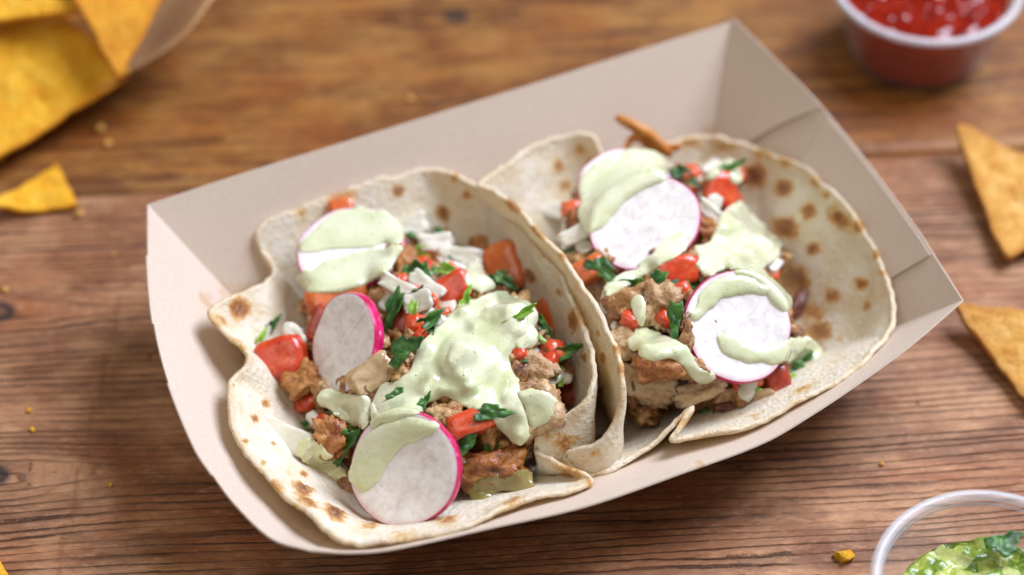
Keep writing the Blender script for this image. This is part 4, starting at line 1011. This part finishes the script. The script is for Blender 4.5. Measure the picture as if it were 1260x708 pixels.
# ------------------------------------------------------------------ dip cups
def lathe(profile, c, n=96, closed=False):
    v = []; k = len(profile)
    for a in range(n):
        th = 2 * math.pi * a / n
        for r, z in profile: v.append([c[0] + r * math.cos(th), c[1] + r * math.sin(th), z])
    f = []
    for a in range(n):
        a2 = (a + 1) % n
        for j in range(k - 1): f.append((a * k + j, a2 * k + j, a2 * k + j + 1, a * k + j + 1))
    return np.array(v), f
def surface_disc(c, r, z, amp, fr, seed, nr=60, na=150, tilt=(0, 0)):
    v = [[c[0], c[1], z + amp * fbm((c[0], c[1], 0), fr, seed, 4)]]
    for k in range(1, nr + 1):
        for a in range(na):
            th = 2 * math.pi * a / na; q = r * k / nr; x, y = q * math.cos(th), q * math.sin(th)
            h = z + amp * fbm((c[0] + x, c[1] + y, 0), fr, seed, 4) * (1 if k < nr else .3) + tilt[0] * x + tilt[1] * y
            if k == nr: h -= .12
            v.append([c[0] + x, c[1] + y, h])
    f = [(0, 1 + a, 1 + (a + 1) % na) for a in range(na)]
    for k in range(nr - 1):
        for a in range(na):
            b = 1 + k * na; a2 = (a + 1) % na; f.append((b + a, b + na + a, b + na + a2, b + a2))
    return np.array(v), f
def cup(c, label):
    root = empty('portion_cup', (c[0], c[1], 0), label, 'cup', 'clear plastic portion cups')
    v, f = lathe([(0, .10), (2.0, .10), (2.25, .06), (2.36, .20), (2.45, .5), (2.95, 2.75), (3.02, 2.85), (3.02, 3.02)], c)
    obj('cup_wall', v, f, PLASTIC, root, thick=.06)
    v, f = lathe([(3.02, 3.0), (3.06, 3.10), (3.14, 3.14), (3.24, 3.13), (3.29, 3.07), (3.29, 2.98)], c)
    obj('rim', v, f, PLASTIC_RIM, root, thick=.05)
    v, f = lathe([(2.99, 2.80), (3.035, 2.84), (2.99, 2.88)], c)
    obj('stacking_ring', v, f, PLASTIC_RIM, root, thick=.03)
c1 = P(1141, -27, 3.18); c2 = P(1224, 720, 3.18)
cup(c1, 'clear plastic cup of red salsa in the top right corner')
cup(c2, 'clear plastic cup of green dip in the bottom right corner')
v, f = surface_disc(c1, 2.82, 2.6, .10, 1.3, 2.0)
sal = empty('red_salsa', (c1[0], c1[1], .15), 'chunky glossy red salsa filling the top right cup', 'salsa')
obj('salsa_surface', v, f, SALSA, sal)
v, f = lathe([(0.0, .17), (2.2, .17), (2.36, .5), (2.80, 2.47)], c1); obj('salsa_side', v, f, SALSA_SIDE, sal)
v, f = surface_disc(c2, 2.64, 1.85, .28, 1.1, 6.0, tilt=(.08, -.04))
gv = empty('avocado_salsa', (c2[0], c2[1], .15), 'lumpy green avocado dip in the bottom right cup', 'dip')
obj('dip_surface', v, f, GUAC, gv)
v, f = lathe([(0.0, .17), (2.2, .17), (2.33, .5), (2.58, 1.7)], c2); obj('dip_side', v, f, GUAC, gv)
lv, lf = leaf_mesh(1.0, 77); w = lv @ frame((.1, -.3, 1), .3) + P(1236, 668, 2.3)
obj('cilantro_leaf', w, lf, HERB, thick=.04, label='green leaf on top of the avocado dip', cat='cilantro')

# ------------------------------------------------------------------ crumbs on the table
def crumb(px, py, s, mat, label):
    v, f = lump((s, s * .8, s * .6), px * .7 + py, 3.5, .7, 1.5, 2)
    w = v @ frame((0, 0, 1), px) + P(px, py, s * .25); obj('chip_crumb', w, f, mat, label=label, cat='crumb', group='crumbs scattered on the table')
for px, py, s, mt, lab in [
    (1040,685,.48,CHIP_Y,'largest crumb, left of the green dip cup'), (1085,571,.16,CHIP,'tiny crumb above the largest crumb'),
    (123,158,.32,CHIP,'upper of two crumbs beside the big yellow chip'), (133,177,.26,CHIP,'lower of two crumbs beside the big yellow chip'),
    (98,263,.28,CHIP,'crumb at the right tip of the small broken chip'), (2,196,.3,CHIP,'crumb between big yellow chip and left edge'),
    (36,505,.16,CHIP_Y,'upper crumb on the wood at the left'), (40,529,.19,CHIP_Y,'lower crumb on the wood at the left'),
    (136,597,.13,CHIP_Y,'tiny crumb on the varnish drip'), (68,580,.09,CHIP,'pale speck near the dark knot'), (6,357,.22,CHIP,'pale crumb above the upper knot'),
    (139,314,.16,CHIP,'blurred crumb left of the tray corner'), (506,122,.22,CHIP,'blurred crumb behind the tray')]:
    crumb(px, py, s, mt, lab)
